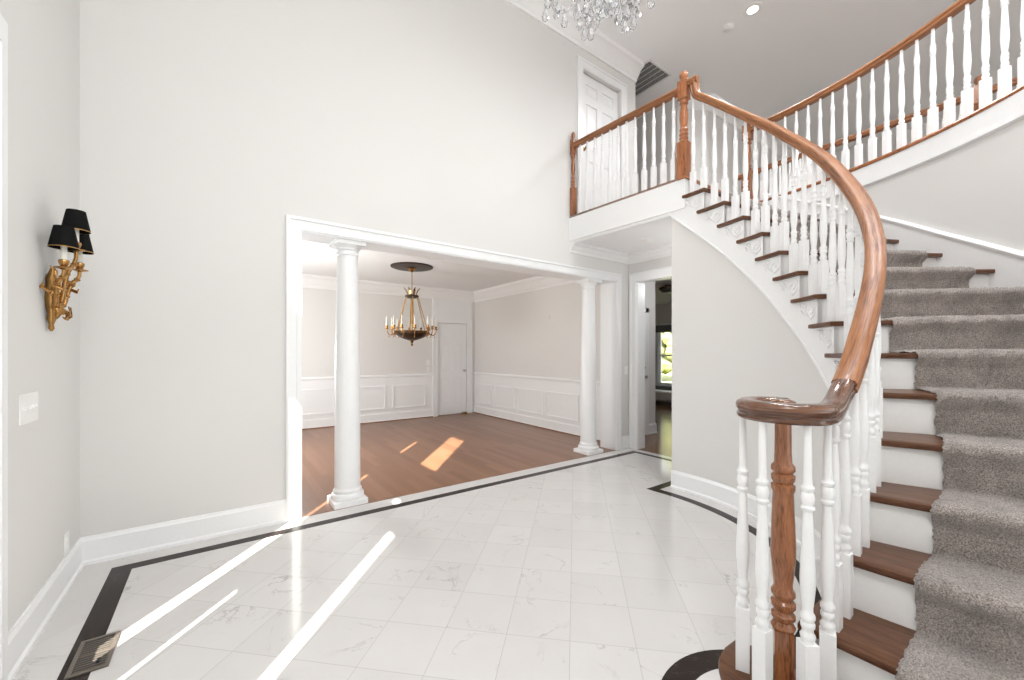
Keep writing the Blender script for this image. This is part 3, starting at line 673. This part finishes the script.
# rail path: volute eye outwards, then up the curve, then the gooseneck to the upper newel
vol = []
for i in range(61):
    u = i / 60; a = 90 - 0 + (-360 * 1.02 + 0) * 0 + u * 0
    # angle runs clockwise seen from above as we walk from the newel eye outwards in reverse
    an = rad(20 + u * 250); r = .062 + (.128 - .062) * min(1, u * 1.15) ** .35 if u < .87 else .128 - (.128 - .125) * (u - .87) / .13
    vol.append(Vector((BN.x + r * cos(an), BN.y + r * sin(an), VZ)))
path = list(vol)
ybase = BN.y - .125
ts = fr(1.72, 15.48, 150)
for t in ts:
    q = Q(t, DR); z = railz(t)
    if t < 2.6: q.y = q.y + (ybase - q.y) * max(0, (2.6 - t) / .9) ** 1.0 if t > 1.7 else ybase
    path.append(Vector((q.x, q.y, z)))
NB = Vector((3.69, 2.2))              # upper newel
lowp = [Vector(p) - OB for p in path]
cut = min(range(len(lowp)), key=lambda i: abs(path[i].x - 1.84) + (0 if path[i].y < BN.y else 9))
prof_v = [(a * .86, b_) for a, b_ in rail]
MB().sweep(lowp[:cut + 1], prof_v).build('volute', M['darkrail'], bal, 40)
MB().lathe([(.0, -.034), (.03, -.034), (.03, -.027), (.038, -.02), (.043, .004), (.043, .012), (.036, .026), (.02, .033), (0, .033)], (0, 0, VZ - OB.z), 20, caps=False).build('volute_eye', M['darkoak'], bal, 40)
up = lowp[cut:]
top = 3.955
pe = path[-1]
hd = Vector((path[-1].x - path[-4].x, path[-1].y - path[-4].y, 0)).normalized()
for u in fr(.1, 1, 8):
    ex = .055 * sin(u * pi / 2); ez = .055 * .9 * (u) + (top - .055 - pe.z) * (u ** 2.2)
    up.append(Vector((pe.x + hd.x * ex, pe.y + hd.y * ex, pe.z + ez)) - OB)
# sweep with a fixed sideways direction through the vertical gooseneck
def sweep_neck(path_, prof, side_end):
    m_ = MB(); n = len(prof); vs = []; L_ = len(path_); gl = 0
    for i, p in enumerate(path_):
        t = (path_[min(i + 1, L_ - 1)] - path_[max(i - 1, 0)]).normalized()
        h = Vector((t.x, t.y, 0))
        side = Vector((-h.y, h.x, 0)).normalized() if i < L_ - 9 else side_end
        upv = t.cross(side); upv = upv if (upv.z >= 0 and i < L_ - 9) or i >= L_ - 9 and upv.dot(prev) > 0 else -upv; prev = upv
        vs += [p + side * q[0] + upv * q[1] for q in prof]
        gl += (p - path_[max(0, i - 1)]).length; m_.g += [(gl, q[0], q[1]) for q in prof]
    fs = [[j * n + i, j * n + (i + 1) % n, (j + 1) * n + (i + 1) % n, (j + 1) * n + i] for j in range(L_ - 1) for i in range(n)]
    fs += [list(range(n))[::-1], list(range((L_ - 1) * n, L_ * n))]
    m_.add(vs, fs); return m_
sd = Vector((-hd.y, hd.x, 0))
mk = sweep_neck(up, rail, sd)
pend = up[-1] + OB
# level piece from the gooseneck top to the newel
g0 = Vector((pend.x - hd.x * .033, pend.y - hd.y * .033, 0)); g1 = Vector((NB.x, NB.y, 0)) - (Vector((NB.x, NB.y, 0)) - g0).normalized() * .03
mk.sweep([Vector((g0.x, g0.y, top + .0)) - OB, Vector((g1.x, g1.y, top + .0)) - OB], rail)
mk.build('handrail', M['oakrail'], bal, 40)
nw = MB(); q = .036
nw.box(-q * .8, -q * .8, 0, q * .8, q * .8, .185)
nw.lathe([(r * .8, z) for r, z in [(.0, .17), (.044, .188), (.047, .196), (.040, .206), (.035, .216), (.045, .226), (.046, .238), (.037, .246), (.036, .254), (.046, .264), (.047, .28), (.037, .288), (.037, .296), (.046, .306), (.046, .318), (.036, .33), (.036, .345), (.041, .38), (.0475, .44), (.0475, .47), (.044, .56), (.0395, .66), (.046, .672), (.046, .686), (.036, .692), (.045, .704), (.046, .718), (.036, .726), (.046, .738), (.045, .752), (.034, .762), (.032, .80), (.031, VZ - .03 - RIS)]], n=20)
o = nw.build('newel_post', M['newel'], bal, 40); o.rotation_euler = (0, 0, rad(28))
# --- balcony balustrade
bb_ = thing('balcony_balustrade', 'straight oak and white balustrade along the balcony edge between two newels', 'balustrade', (NB.x, NB.y, ZF))
NW = Vector((3.585, 3.615))
newel(bb_, 0, 0, 0, rad(3)); o = newel(bb_, NW.x - NB.x, NW.y - NB.y, 0, rad(3), s=.62, mat=M['newel'])
MB().sweep([(0, 0, .875), (NW.x - NB.x, NW.y - NB.y, .875)], rail).build('handrail', M['oakrail'], bb_, 40)
dd = (NW - NB)
for i in range(12):
    p = dd * ((i + .95) / 13.0); baluster(bb_, p.x, p.y, 0, .845, rad(3))
n2 = Vector((dd.y, -dd.x)).normalized(); n2 = n2 if n2.x < 0 else -n2
e0, e1 = EB1 - NB, EB0 - NB
MB().prism([tuple(e0 + n2 * .0), tuple(e1 + n2 * .0), tuple(e1 - n2 * .13), tuple(e0 - n2 * .13)], -.028, 0).build('nosing', M['oak'], bb_, 50, bevel=.009)
# --- gallery balustrade
def G(a, R): return Vector((C1.x + R * cos(rad(a)), C1.y + R * sin(rad(a))))
gb = thing('gallery_balustrade', 'curved oak and white balustrade of the upper gallery above the outer stair wall', 'balustrade', tuple(G(0, 3.14)) + (ZF,))
og = Vector(gb.location)
newel(gb, 0, 0, 0, 0, mat=M['newel'])
MB().sweep([tuple(G(a, 3.14)) + (ZF + .885,) for a in fr(-.5, -62, 90)], rail).xf(Matrix.Translation(-og)).build('handrail', M['oakrail'], gb, 40)
gn = MB(); gn.shell([[Vector((*G(a, r_), ZF + z_)) for r_, z_ in ((3.065, -.026), (3.06, -.014), (3.065, -.002), (3.2, 0), (3.2, -.028), (3.075, -.03))] for a in fr(-1.6, -66, 90)])
gn.xf(Matrix.Translation(-og)).build('nosing', M['oak'], gb, 40)
for i in range(29):
    a = -3.05 - 2.065 * i; p = G(a, 3.14); baluster(gb, p.x - og.x, p.y - og.y, 0, .855, rad(a))
# --- far landing balustrade
fb = thing('landing_balustrade', 'straight oak and white balustrade of the back stairwell behind the gallery', 'balustrade', (6.12, .5, ZF))
newel(fb, 0, 0, 0, 0, mat=M['newel'])
MB().sweep([(0, -2.2, .87), (0, -.02, .87)], rail).build('handrail', M['oakrail'], fb, 40)
MB().sweep([(0, .02, .87), (.06, 2.35, .87)], rail).build('handrail', M['oakrail'], fb, 40)
for i in range(19): baluster(fb, .0025 * i, .12 + .118 * i, 0, .835, 0)
for i in range(8): baluster(fb, 0, -.12 - .118 * i, 0, .835, 0)
# ------------------------------------------------------------------ columns
def column(x, y, label):
    c = thing('column', label, 'column', (x, y, 0), 'columns in the dining room opening')
    MB().box(-.1415, -.1415, 0, .1415, .1415, .05).build('plinth', M['white'], c, 0, bevel=.004)
    MB().lathe([(.135, .05), (.139, .06), (.139, .085), (.13, .098), (.118, .102), (.116, .115), (.121, .125), (.1105, .14), (.108, .15)], n=36).build('base_moulding', M['white'], c, 40)
    MB().lathe([(.108, .15), (.1075, .6), (.105, 1.0), (.099, 1.5), (.092, 1.9), (.086, 2.18), (.086, 2.20), (.094, 2.205), (.095, 2.218), (.087, 2.224), (.086, 2.245)], n=36).build('shaft', M['white'], c, 40)
    cpm = MB().lathe([(.086, 2.243), (.094, 2.248), (.098, 2.256), (.098, 2.262), (.112, 2.275), (.122, 2.29)], n=36); cpm.box(-.128, -.128, 2.29, .128, .128, OZ - .012)
    cpm.build('capital', M['white'], c, 40)
    return c
column(.943, 3.797, 'white round column at the left end of the dining room opening')
column(4.05, 3.797, 'white round column at the right end of the opening under the balcony')
# ------------------------------------------------------------------ wall lamp
from mathutils.geometry import interpolate_bezier
sc = thing('wall_sconce', 'gilt three arm wall sconce with black shades on the left wall', 'lamp', (XL, 3.035, 1.61))
m = MB()
m.lathe([(.004, -.165), (.012, -.15), (.010, -.13), (.018, -.10), (.014, -.075), (.022, -.04), (.032, 0), (.026, .04), (.018, .07), (.022, .1), (.012, .13), (.005, .155)], (.018, 0, 0), 12)
for s_ in (-1, 1):
    m.tube([(.02, s_ * .01, .02), (.03, s_ * .025, .06), (.025, s_ * .03, .10), (.03, s_ * .022, .145), (.02, s_ * .03, .165)], [.008, .009, .007, .006, .003], 7)
    m.tube([(.02, 0, -.02), (.035, s_ * .02, -.05), (.03, s_ * .015, -.09), (.02, s_ * .004, -.14)], [.008, .009, .007, .003], 7)
m.build('backplate', M['gold'], sc, 50)
for (ax, ay, az) in ((.085, -.11, .14), (.105, 0, .255), (.098, .10, .165)):
    arm = MB(); L_ = sqrt(ax * ax + ay * ay)
    pp = [Vector(p) for p in interpolate_bezier(Vector((.02, 0, -.03)), Vector((ax * .7, ay * .5, -.10)), Vector((ax * .45, ay * .75, az * .55)), Vector((ax * .92, ay * .95, az * .72)), 10)] + [Vector((ax * 1.0, ay, az * .86)), Vector((ax, ay, az))]
    for q0, q1, q2 in (((ax * .45, ay * .4, -.045), (ax * .8, ay * .5, -.075), (ax * .75, ay * .6, -.035)), ((ax * .6, ay * .8, az * .4), (ax * .95, ay * .8, az * .3), (ax * .98, ay * .95, az * .42)), ((ax * .35, ay * .55, az * .2), (ax * .1, ay * .9, az * .35), (ax * .2, ay * .95, az * .5))):
        arm.tube([q0, q1, q2], [.008, .010, .003], 7)
    for i_, q_ in enumerate(pp[1:10:2]):
        arm.lathe([(.002, -.014), (.0125, -.004), (.014, .003), (.002, .013)], q_, 7, ax=(pp[min(len(pp) - 1, 2 * i_ + 2)] - q_) if i_ < 5 else None)
    arm.tube(pp, [.009, .011, .009, .0105, .011, .0095, .010, .009, .010, .009, .008, .008], 8)
    arm.tube([(ax * .6, ay * .6, -.055), (ax * .7, ay * .7 + .012, -.085), (ax * .62, ay * .62, -.10), (ax * .55, ay * .55, -.09)], [.006, .008, .006, .004], 7)
    arm.lathe([(.006, 0), (.014, .004), (.034, .010), (.036, .013), (.020, .016), (.013, .02), (.019, .032), (.021, .046), (.018, .05), (.012, .05)], (ax, ay, az - .004), 14)
    a_ = arm.build('arm', M['gold'], sc, 50)
    cd = MB().lathe([(.0115, 0), (.0115, .085), (.006, .088), (.005, .095)], (ax, ay, az + .044), 12).build('candle_sleeve', M['candle'], sc, 50)
    z0 = az + .105
    sh = MB(); rr = [(.071, 0), (.046, .125)]
    sh.lathe([(.055, 0), (.036, .105), (.034, .105), (.0525, .001)], (ax, ay, z0), 28, caps=False)
    sh.f += [[len(sh.v) - 112 + i, len(sh.v) - 112 + (i + 1) % 28, len(sh.v) - 28 + (i + 1) % 28, len(sh.v) - 28 + i] for i in range(28)]
    s_o = sh.build('shade', M['black'], sc, 40)
    MB().lathe([(.0552, -.001), (.0554, .003), (.0542, .003), (.0545, -.001)], (ax, ay, z0), 28, caps=False).build('gilt_rim', M['brass'], s_o)
# ------------------------------------------------------------------ plates on walls
def plate_x(name, label, y, z, w, h, kind, n):
    p = thing(name, label, 'switch' if kind == 'switch' else 'outlet', (XL, y, z))
    MB().box(0, -w / 2, -h / 2, .006, w / 2, h / 2).build('cover_plate', M['plate'], p, 0, bevel=.002)
    for i in range(n):
        yy = (i - (n - 1) / 2) * .046
        if kind == 'switch':
            MB().add([(.006, yy - .006, -.012), (.006, yy + .006, -.012), (.006, yy + .006, .012), (.006, yy - .006, .012), (.016, yy - .005, .004), (.016, yy + .005, .004), (.014, yy + .005, .011), (.014, yy - .005, .011)], [[0, 1, 5, 4], [1, 2, 6, 5], [2, 3, 7, 6], [3, 0, 4, 7], [4, 5, 6, 7]]) if False else MB().box(.006, yy - .005, -.004, .015, yy + .005, .010).build('toggle', M['white_soft'], p, 0, bevel=.001)
        else:
            for s_ in (-1, 1):
                MB().lathe([(.016, 0), (.016, .0015), (.0155, .002)], (.006, yy, s_ * .02), 14, ax=(1, 0, 0)).build('socket', M['white_soft'], p)
    return p
plate_x('light_switch', 'white four toggle switch plate on the left wall below the sconce', 2.794, 1.083, .22, .135, 'switch', 4)
plate_x('wall_outlet', 'white power outlet low on the left wall above the baseboard', 3.367, .245, .08, .122, 'outlet', 1)
for z, lb in ((1.15, 'upper of two white switch plates beside the dining room door'), (1.0, 'lower of two white switch plates beside the dining room door')):
    p = thing('dining_switch', lb, 'switch', (3.58, DB, z), 'switch plates by the dining room door')
    MB().box(-.036, -.006, -.058, .036, 0, .058).build('cover_plate', M['plate'], p, 0, bevel=.002)
    MB().box(-.005, -.015, -.004, .005, -.006, .010).build('toggle', M['white_soft'], p, 0, bevel=.001)
p = thing('corner_switch', 'white switch plate on the wall strip between dining and hall openings', 'switch', (4.655, YW, 1.10))
MB().box(-.036, -.006, -.058, .036, 0, .058).build('cover_plate', M['plate'], p, 0, bevel=.002)
MB().box(-.005, -.015, -.004, .005, -.006, .010).build('toggle', M['white_soft'], p, 0, bevel=.001)
hk = thing('wall_hook', 'tiny white picture hook high on the beige dining room wall', 'hook', (XR, 5.35, 1.98))
MB().box(-.008, -.008, -.03, 0, .008, .03).build('hook_plate', M['plate'], hk, 0, bevel=.002)
MB().tube([(-.008, 0, -.005), (-.02, 0, -.02), (-.028, 0, -.012)], .003, 6).build('hook_prong', M['plate'], hk)
# floor vent
fv = thing('floor_vent', 'bronze floor vent grille set across the dark stone band', 'vent', (-.44, 2.533, 0))
m = MB(); x, y = .066, .134
m.box(-x, -y, .001, -x + .016, y, .007); m.box(x - .016, -y, .001, x, y, .007); m.box(-x + .016, -y, .001, x - .016, -y + .016, .007); m.box(-x + .016, y - .016, .001, x - .016, y, .007); m.box(-x + .016, -.004, .001, x - .016, .004, .0062)
m.build('frame', M['ventmetal'], fv, 0, bevel=.001)
MB().box(-x + .01, -y + .01, .0013, x - .01, y - .01, .0022).build('duct_shadow_pan', M['slot'], fv, 0)
m = MB()
for i in range(13):
    yy = -y + .026 + i * .0175; m.box(-x + .016, yy - .003, .002, x - .016, yy + .003, .0052)
m.build('louver_bank', M['ventmetal'], fv, 0)
MB().box(.02, -.09, .0052, .03, -.06, .012).build('damper_lever', M['slot'], fv, 0)
# ------------------------------------------------------------------ ceiling fittings
def detector(name, label, x, y, z, r=.065):
    d = thing(name, label, 'smoke detector', (x, y, z))
    MB().lathe([(r, 0), (r, -.008), (r * .95, -.014)], n=24).build('base', M['plate'], d, 40)
    MB().lathe([(r * .88, -.014), (r * .86, -.03), (r * .7, -.038), (r * .2, -.04)], n=24).build('cover', M['plate'], d, 40)
    return d
detector('smoke_detector', 'round white smoke detector on the tall foyer ceiling', 5.2, 2.5, ZC)
detector('smoke_detector', 'round white smoke detector on the soffit below the balcony', 4.23, 3.0, ZS, .08)
rl = thing('recessed_light', 'lit round recessed downlight in the ceiling above the landing', 'light', (5.17, 2.2, ZC))
MB().lathe([(.10, -.0), (.10, -.006), (.058, -.008), (.056, 0)], n=28, caps=False).build('trim_ring', M['plate'], rl, 40)
MB().lathe([(.055, -.004), (.001, -.0045)], n=28).build('lens', M['lens'], rl, 40)
sp = thing('ceiling_speaker', 'small round white recessed speaker in the dining room ceiling', 'speaker', (4.0, 5.9, ZS))
MB().lathe([(.09, 0), (.09, -.006), (.075, -.008)], n=28).build('rim', M['plate'], sp, 40)
MB().lathe([(.074, -.008), (.002, -.009)], n=28).build('grille', M['grille'], sp, 40)
ag = thing('return_air_grille', 'white louvred return air grille in the landing ceiling by the hallway', 'vent', (5.14, 3.75, ZC))
m = MB(); x, y = .27, .34
m.box(-x, -y, -.014, -x + .03, y, 0); m.box(x - .03, -y, -.014, x, y, 0); m.box(-x + .03, -y, -.014, x - .03, -y + .03, 0); m.box(-x + .03, y - .03, -.014, x - .03, y, 0)
for i in range(1, 5): m.box(-x + .03 + i * .096 - .004, -y + .03, -.012, -x + .03 + i * .096 + .004, y - .03, -.002)
m.build('frame', M['grille'], ag, 0, bevel=.002)
m = MB()
for i in range(30):
    yy = -y + .04 + i * .0205; m.add([(-x + .03, yy, -.001), (x - .03, yy, -.001), (x - .03, yy + .010, -.011), (-x + .03, yy + .010, -.011)], [[0, 1, 2, 3]])
m.build('louver_bank', M['duct'], ag, 0)
# ------------------------------------------------------------------ dining room chandelier
dc = thing('dining_chandelier', 'gilt and dark bronze candle chandelier hanging in the dining room', 'chandelier', (2.498, 6.12, ZS))
MB().lathe([(.0, 0), (.33, 0), (.33, -.012), (.31, -.02), (.25, -.016), (.20, -.024), (.12, -.018), (.07, -.03), (.03, -.034), (0, -.034)], n=40, caps=False).build('ceiling_rosette', M['bronze'], dc, 40)
MB().lathe([(.055, -.03), (.06, -.04), (.04, -.06), (.02, -.085), (.006, -.09)], n=20).build('canopy', M['gold'], dc, 40)
MB().lathe([(.006, -.085), (.006, -.50)], n=8).build('rod', M['gold'], dc, 40)
zc = -.46                             # crown
MB().lathe([(.03, zc + .02), (.105, zc), (.11, zc - .012), (.105, zc - .03), (.06, zc - .045), (.02, zc - .05)], n=28).build('crown_ring', M['bronze'], dc, 40)
for i in range(8):
    a = 2 * pi * i / 8; lf = MB()
    w = Vector((-sin(a), cos(a), 0)); r_ = Vector((cos(a), sin(a), 0))
    P = [(.075, 0, .012), (.085, .045, .018), (.105, .085, .014), (.135, .115, .003)]
    rows = [[r_ * p0 + w * ww * s_ + Vector((0, 0, zc + p1 + (.003 if s_ == 0 else 0))) for s_ in (-1, 0, 1)] for p0, p1, ww in P]
    rows2 = [[v_ - r_ * .004 for v_ in rw] for rw in rows]
    lf.grid(rows); lf.grid(rows2); lf.build('crown_leaf', M['gold'], dc, 60)
zb = -1.05
MB().lathe([(.262, zb + .02), (.27, zb + .01), (.268, zb - .02), (.25, zb - .035), (.2, zb - .07), (.12, zb - .105), (.05, zb - .125), (.02, zb - .13)], n=40).build('bowl', M['bronze'], dc, 40)
m = MB().lathe([(.255, zb + .026), (.272, zb + .026), (.274, zb + .016), (.268, zb + .012)], n=40, caps=False)
for i in range(24):
    a = 2 * pi * i / 24; m.lathe([(.002, -.01), (.010, 0), (.002, .01)], (.272 * cos(a), .272 * sin(a), zb - .004), 6)
m.build('rim_ornament', M['gold'], dc, 40)
MB().lathe([(.004, zb - .22), (.016, zb - .205), (.02, zb - .19), (.008, zb - .172), (.026, zb - .155), (.022, zb - .14), (.04, zb - .128)], n=14).build('finial', M['gold'], dc, 40)
MB().lathe([(.012, zb), (.010, zb + .1), (.02, zb + .15), (.012, zb + .2), (.014, zb + .35), (.024, zb + .42), (.016, zb + .48), (.02, zc - .045)], n=12).build('centre_stem', M['gold'], dc, 40)
for i in range(6):
    a = 2 * pi * (i + .25) / 6; ch_ = MB(); n_ = 17
    p0 = Vector((.1 * cos(a), .1 * sin(a), zc - .02)); p1 = Vector((.262 * cos(a), .262 * sin(a), zb + .02))
    ax_ = (p1 - p0).normalized(); ln = (p1 - p0).length / n_
    for j in range(n_):
        c = p0 + (p1 - p0) * ((j + .5) / n_)
        ch_.lathe([(.002, -ln * .52), (.0075, -ln * .3), (.0085, 0), (.0075, ln * .3), (.002, ln * .52)], c, 6, ax=ax_)
    ch_.build('chain', M['brass'], dc, 50)
IB = interpolate_bezier
for i in range(12):
    a = 2 * pi * (i + .5) / 12; r_ = Vector((cos(a), sin(a), 0)); R_ = .385 if i % 2 else .34
    am = MB()
    am.tube(IB(r_ * .262 + Vector((0, 0, zb)), r_ * .30 + Vector((0, 0, zb - .06)), r_ * R_ + Vector((0, 0, zb - .06)), r_ * R_ + Vector((0, 0, zb + .05)), 9), .0085, 7)
    am.lathe([(.008, zb + .045), (.03, zb + .052), (.032, zb + .058), (.014, zb + .064), (.02, zb + .085), (.024, zb + .10), (.016, zb + .104)], r_ * R_, 12)
    am.lathe([(.003, zb - .085), (.009, zb - .072), (.004, zb - .055)], r_ * (R_ - .03), 8)
    o = am.build('candle_arm', M['gold'], dc, 50)
    MB().lathe([(.0125, zb + .10), (.0125, zb + .19), (.007, zb + .193)], r_ * R_, 10).build('candle_sleeve', M['candle'], dc, 50)
    MB().lathe([(.006, zb + .193), (.011, zb + .212), (.008, zb + .235), (.001, zb + .255)], r_ * R_, 8).build('candle_bulb', M['candle'], dc, 50)
# ------------------------------------------------------------------ crystal chandelier
XC = Vector((1.98, 1.71, 0)); ZB = 3.49
cc = thing('crystal_chandelier', 'large cut crystal chandelier hanging high in the foyer above the marble floor', 'chandelier', (XC.x, XC.y, ZC))
zz = ZB - ZC
MB().lathe([(.09, 0), (.09, -.02), (.05, -.05), (.012, -.07)], n=24).build('canopy', M['chrome'], cc, 40)
MB().lathe([(.008, -.05), (.008, zz + .85)], n=8).build('rod', M['chrome'], cc, 40)
MB().lathe([(.012, zz + .12), (.03, zz + .16), (.02, zz + .22), (.05, zz + .28), (.07, zz + .33), (.03, zz + .40), (.025, zz + .6), (.05, zz + .68), (.03, zz + .76), (.012, zz + .88)], n=20).build('centre_stem', M['crystal'], cc, 40)
def drop(L, w):
    m_ = MB(); m_.lathe([(.0015, 0), (w * .35, -L * .12), (w * .75, -L * .45), (w, -L * .68), (w * .8, -L * .85), (w * .1, -L)], n=8)
    m_.lathe([(.001, .034), (.008, .022), (.001, .008)], n=6); return m_.mesh('crystal_drop', M['crystal'], 0)
dm = [drop(.10, .026), drop(.075, .022), drop(.125, .03)]
for i in range(8):
    a = 2 * pi * (i + .35) / 8; r_ = Vector((cos(a), sin(a), 0)); R_ = .40
    am = MB().tube(IB(r_ * .04 + Vector((0, 0, zz + .30)), r_ * .16 + Vector((0, 0, zz + .12)), r_ * R_ + Vector((0, 0, zz + .10)), r_ * R_ + Vector((0, 0, zz + .30)), 12), .010, 8)
    am.lathe([(.01, zz + .29), (.055, zz + .305), (.06, zz + .315), (.02, zz + .315), (.02, zz + .345)], r_ * R_, 14); am.build('arm', M['crystal'], cc, 40)
    MB().lathe([(.0125, zz + .34), (.0125, zz + .43), (.007, zz + .435)], r_ * R_, 10).build('candle_sleeve', M['candle'], cc, 50)
    for j in range(4):
        b_ = 2 * pi * j / 4 + a; put(dm[1 if j % 2 else 0], 'crystal_drop', cc, (R_ * cos(a) + .055 * cos(b_), R_ * sin(a) + .055 * sin(b_), zz + .27), random.random() * 3)
    for rr, h in ((.20, .19), (.30, .17)): put(dm[2 if rr < .25 else 0], 'crystal_drop', cc, (rr * cos(a), rr * sin(a), zz + h - .02), random.random() * 3)
for i in range(12):
    a = 2 * pi * i / 12; put(dm[0], 'crystal_drop', cc, (.12 * cos(a), .12 * sin(a), zz + .14 + .01 * (i % 2)), random.random() * 3)
for i in range(6):
    a = 2 * pi * i / 6; put(dm[2], 'crystal_drop', cc, (.055 * cos(a), .055 * sin(a), zz + .125), random.random() * 3)
# ------------------------------------------------------------------ hall seen through the right opening
struct(B(XR + .16, 4.06, 0, 5.95, 4.16, ZS).build('wall_hall_left', M['wall2'], angle=0))
d4 = struct(six_panel(.72, 1.99).build('door_4', M['white'], angle=0, loc=(4.93, 4.02, .01)), 'white panelled door in the hall beyond the opening', 'door')
knob(d4, .655, .95); MB().lathe([(.024, 0), (.024, .012), (.012, .016), (.012, .03), (.002, .03)], (.655, 0, 1.10), 14, ax=(0, -1, 0)).build('deadbolt', M['chrome'], d4)
struct(MB().box(5.66, 4.035, 0, 5.74, 4.06, 2.08).box(4.9, 4.035, 2.01, 5.74, 4.06, 2.08).build('trim_23', M['white'], angle=0), 'white casing of the hall door', 'trim')
run('baseboard_hall', [(5.74, 4.06, 0), (5.95, 4.06, 0), (5.95, 4.16, 0)], bb, M['white'])
wall_x('wall_kitchen_far', 10.0, 10.15, 1.0, 8, 0, ZS, [(5.6, 6.72, .48, 2.12)], M['wall2'])
struct(B(XR + .1, 7.95, 0, 10.1, 8.05, ZS).build('wall_kitchen_back', M['wall2'], angle=0))
struct(B(XR + .16, 1.0, 0, 10.1, 1.1, ZS).build('wall_hall_side', M['wall2'], angle=0))
w = MB(); frame_x(w, 5.6, 6.72, .48, 2.12, 10.08, .05, .06); frame_x(w, 5.54, 6.78, .42, 2.18, 10.0, .07, .02); w.box(10.03, 5.65, 1.27, 10.06, 6.67, 1.31)
struct(w.build('window_2', M['white'], angle=0), 'white sash window at the far end of the hall', 'window')
vl = struct(MB().box(9.93, 5.55, 1.93, 9.99, 6.77, 2.12).build('window_valance', M['duct'], angle=0), 'dark valance over the hall window', 'curtain')
hl = thing('hall_ceiling_light', 'dark flush ceiling light in the hall beyond the opening', 'light', (7.35, 4.72, ZS))
MB().lathe([(.07, 0), (.07, -.03), (.02, -.04), (.02, -.06)], n=24).build('canopy', M['bronze'], hl, 40)
MB().lathe([(.17, -.10), (.18, -.06), (.18, -.05), (.06, -.045)], n=28).build('pan', M['bronze'], hl, 40)
MB().lathe([(.16, -.095), (.12, -.14), (.04, -.16), (.002, -.162)], n=28).build('glass_bowl', M['crystal'], hl, 40)
sf = thing('window_bench', 'low grey bench under the far hall window', 'bench', (9.6, 6.2, 0))
MB().box(-.28, -.75, .12, .30, .75, .36).build('seat', M['plate'], sf, 0, bevel=.03)
MB().box(.14, -.75, .36, .30, .75, .47).build('backrest', M['duct'], sf, 0, bevel=.02)
for sx in (-.22, .22):
    for sy in (-.68, .68): MB().box(sx - .025, sy - .025, 0, sx + .025, sy + .025, .12).build('leg', M['walnut'], sf, 0)
# outdoors
o = B(10.2, -6, -.35, 40, 30, -.3).build('ground_lawn', M['lawn'], angle=0); struct(o)
o = B(-20, -12, -.35, XL - .25, 12, -.15).build('ground_paving', M['paving'], angle=0); struct(o)
hg = MB()
for i in range(330):
    a = random.random() * 9; z = random.random()
    hg.lathe([(.01, -.5), (.35, -.3), (.5, 0), (.35, .32), (.01, .5)], (21 + random.random() * 1.6, 7 + a * 1.4, .2 + z * 5), 7)
tag(hg.build('garden_hedge', M['leaf'], angle=0), 'green hedge outside the far hall window', 'hedge')
# ------------------------------------------------------------------ light
W = bpy.data.worlds.new('sky'); S.world = W; W.use_nodes = True
bg = W.node_tree.nodes['Background']; bg.inputs['Color'].default_value = (.90, .95, 1, 1); bg.inputs['Strength'].default_value = 11
def lamp(kind, name, loc, energy, col=(1, 1, 1), **kw):
    l = bpy.data.lights.new(name, kind); l.energy = energy; l.color = col
    for k, v in kw.items(): setattr(l, k, v)
    o = bpy.data.objects.new(name, l); COL.objects.link(o); o.location = loc; return o
te = .75
sun = lamp('SUN', 'sun', (-6, -6, 8), 22, (1, .96, .84), angle=rad(.53))
dsun = Vector((.655, .755, -te)).normalized(); sun.rotation_euler = dsun.to_track_quat('-Z', 'Y').to_euler()
P_W, P_S, P_C, P_L, P_D, P_E, P_G, P_H = 2.3, 30, 6, 180, 175, 98, 96, 270   # daylight, sun, chandelier, landing, stair fill, entry fill, dining fill, upper hall fill
bg.inputs['Strength'].default_value = P_W; sun.data.energy = P_S
lamp('POINT', 'crystal_chandelier_lamp', (XC.x, XC.y, ZB + .75), P_C, (.97, .985, 1), shadow_soft_size=.25)
def spotlight(x, y, e, z=ZC): lamp('SPOT', 'spotlight', (x, y, z - .03), e, (.96, .98, 1), shadow_soft_size=.2, spot_size=rad(165), spot_blend=.7)  # for the landing light and for added fill
spotlight(5.17, 2.2, P_L)
for x, y in ((3.1, 1.0), (2.1, -.15), (3.7, -.1)): spotlight(x, y, P_D)  # fill spots added over the stairwell, no fixtures there
lamp('POINT', 'entry_fill', (0, -.3, 3.4), P_E, (1, .995, .985), shadow_soft_size=.35)  # unseen fill added behind the camera to even out the walls
lamp('POINT', 'dining_fill', (.55, 5.8, 1.25), P_G, (.90, .955, 1), shadow_soft_size=.3)  # fill added out of view to brighten the dining room
for x, y in ((7.6, -1.3), (5.4, -1.9)): spotlight(x, y, P_H)  # added fill for the upper hall and its ceiling
lamp('POINT', 'hall_fill', (5.6, 3.1, 2.35), 14, (.97, .985, 1), shadow_soft_size=.15)  # hidden fill added to lift the dim hall
lamp('POINT', 'under_landing_fill', (4.3, 2.42, 1.9), 9, (.97, .985, 1), shadow_soft_size=.12)  # added fill tucked behind the stair wall for the soffit
V = S.view_settings; V.view_transform = 'Standard'; V.look = 'None'; V.exposure = -.1; V.gamma = 1; V.use_curve_mapping = False
S.cycles.use_denoising = True; S.cycles.denoising_prefilter = 'ACCURATE'
S.cycles.caustics_reflective = False; S.cycles.caustics_refractive = False; S.cycles.max_bounces = 14; S.cycles.diffuse_bounces = 8; S.cycles.sample_clamp_indirect = 8
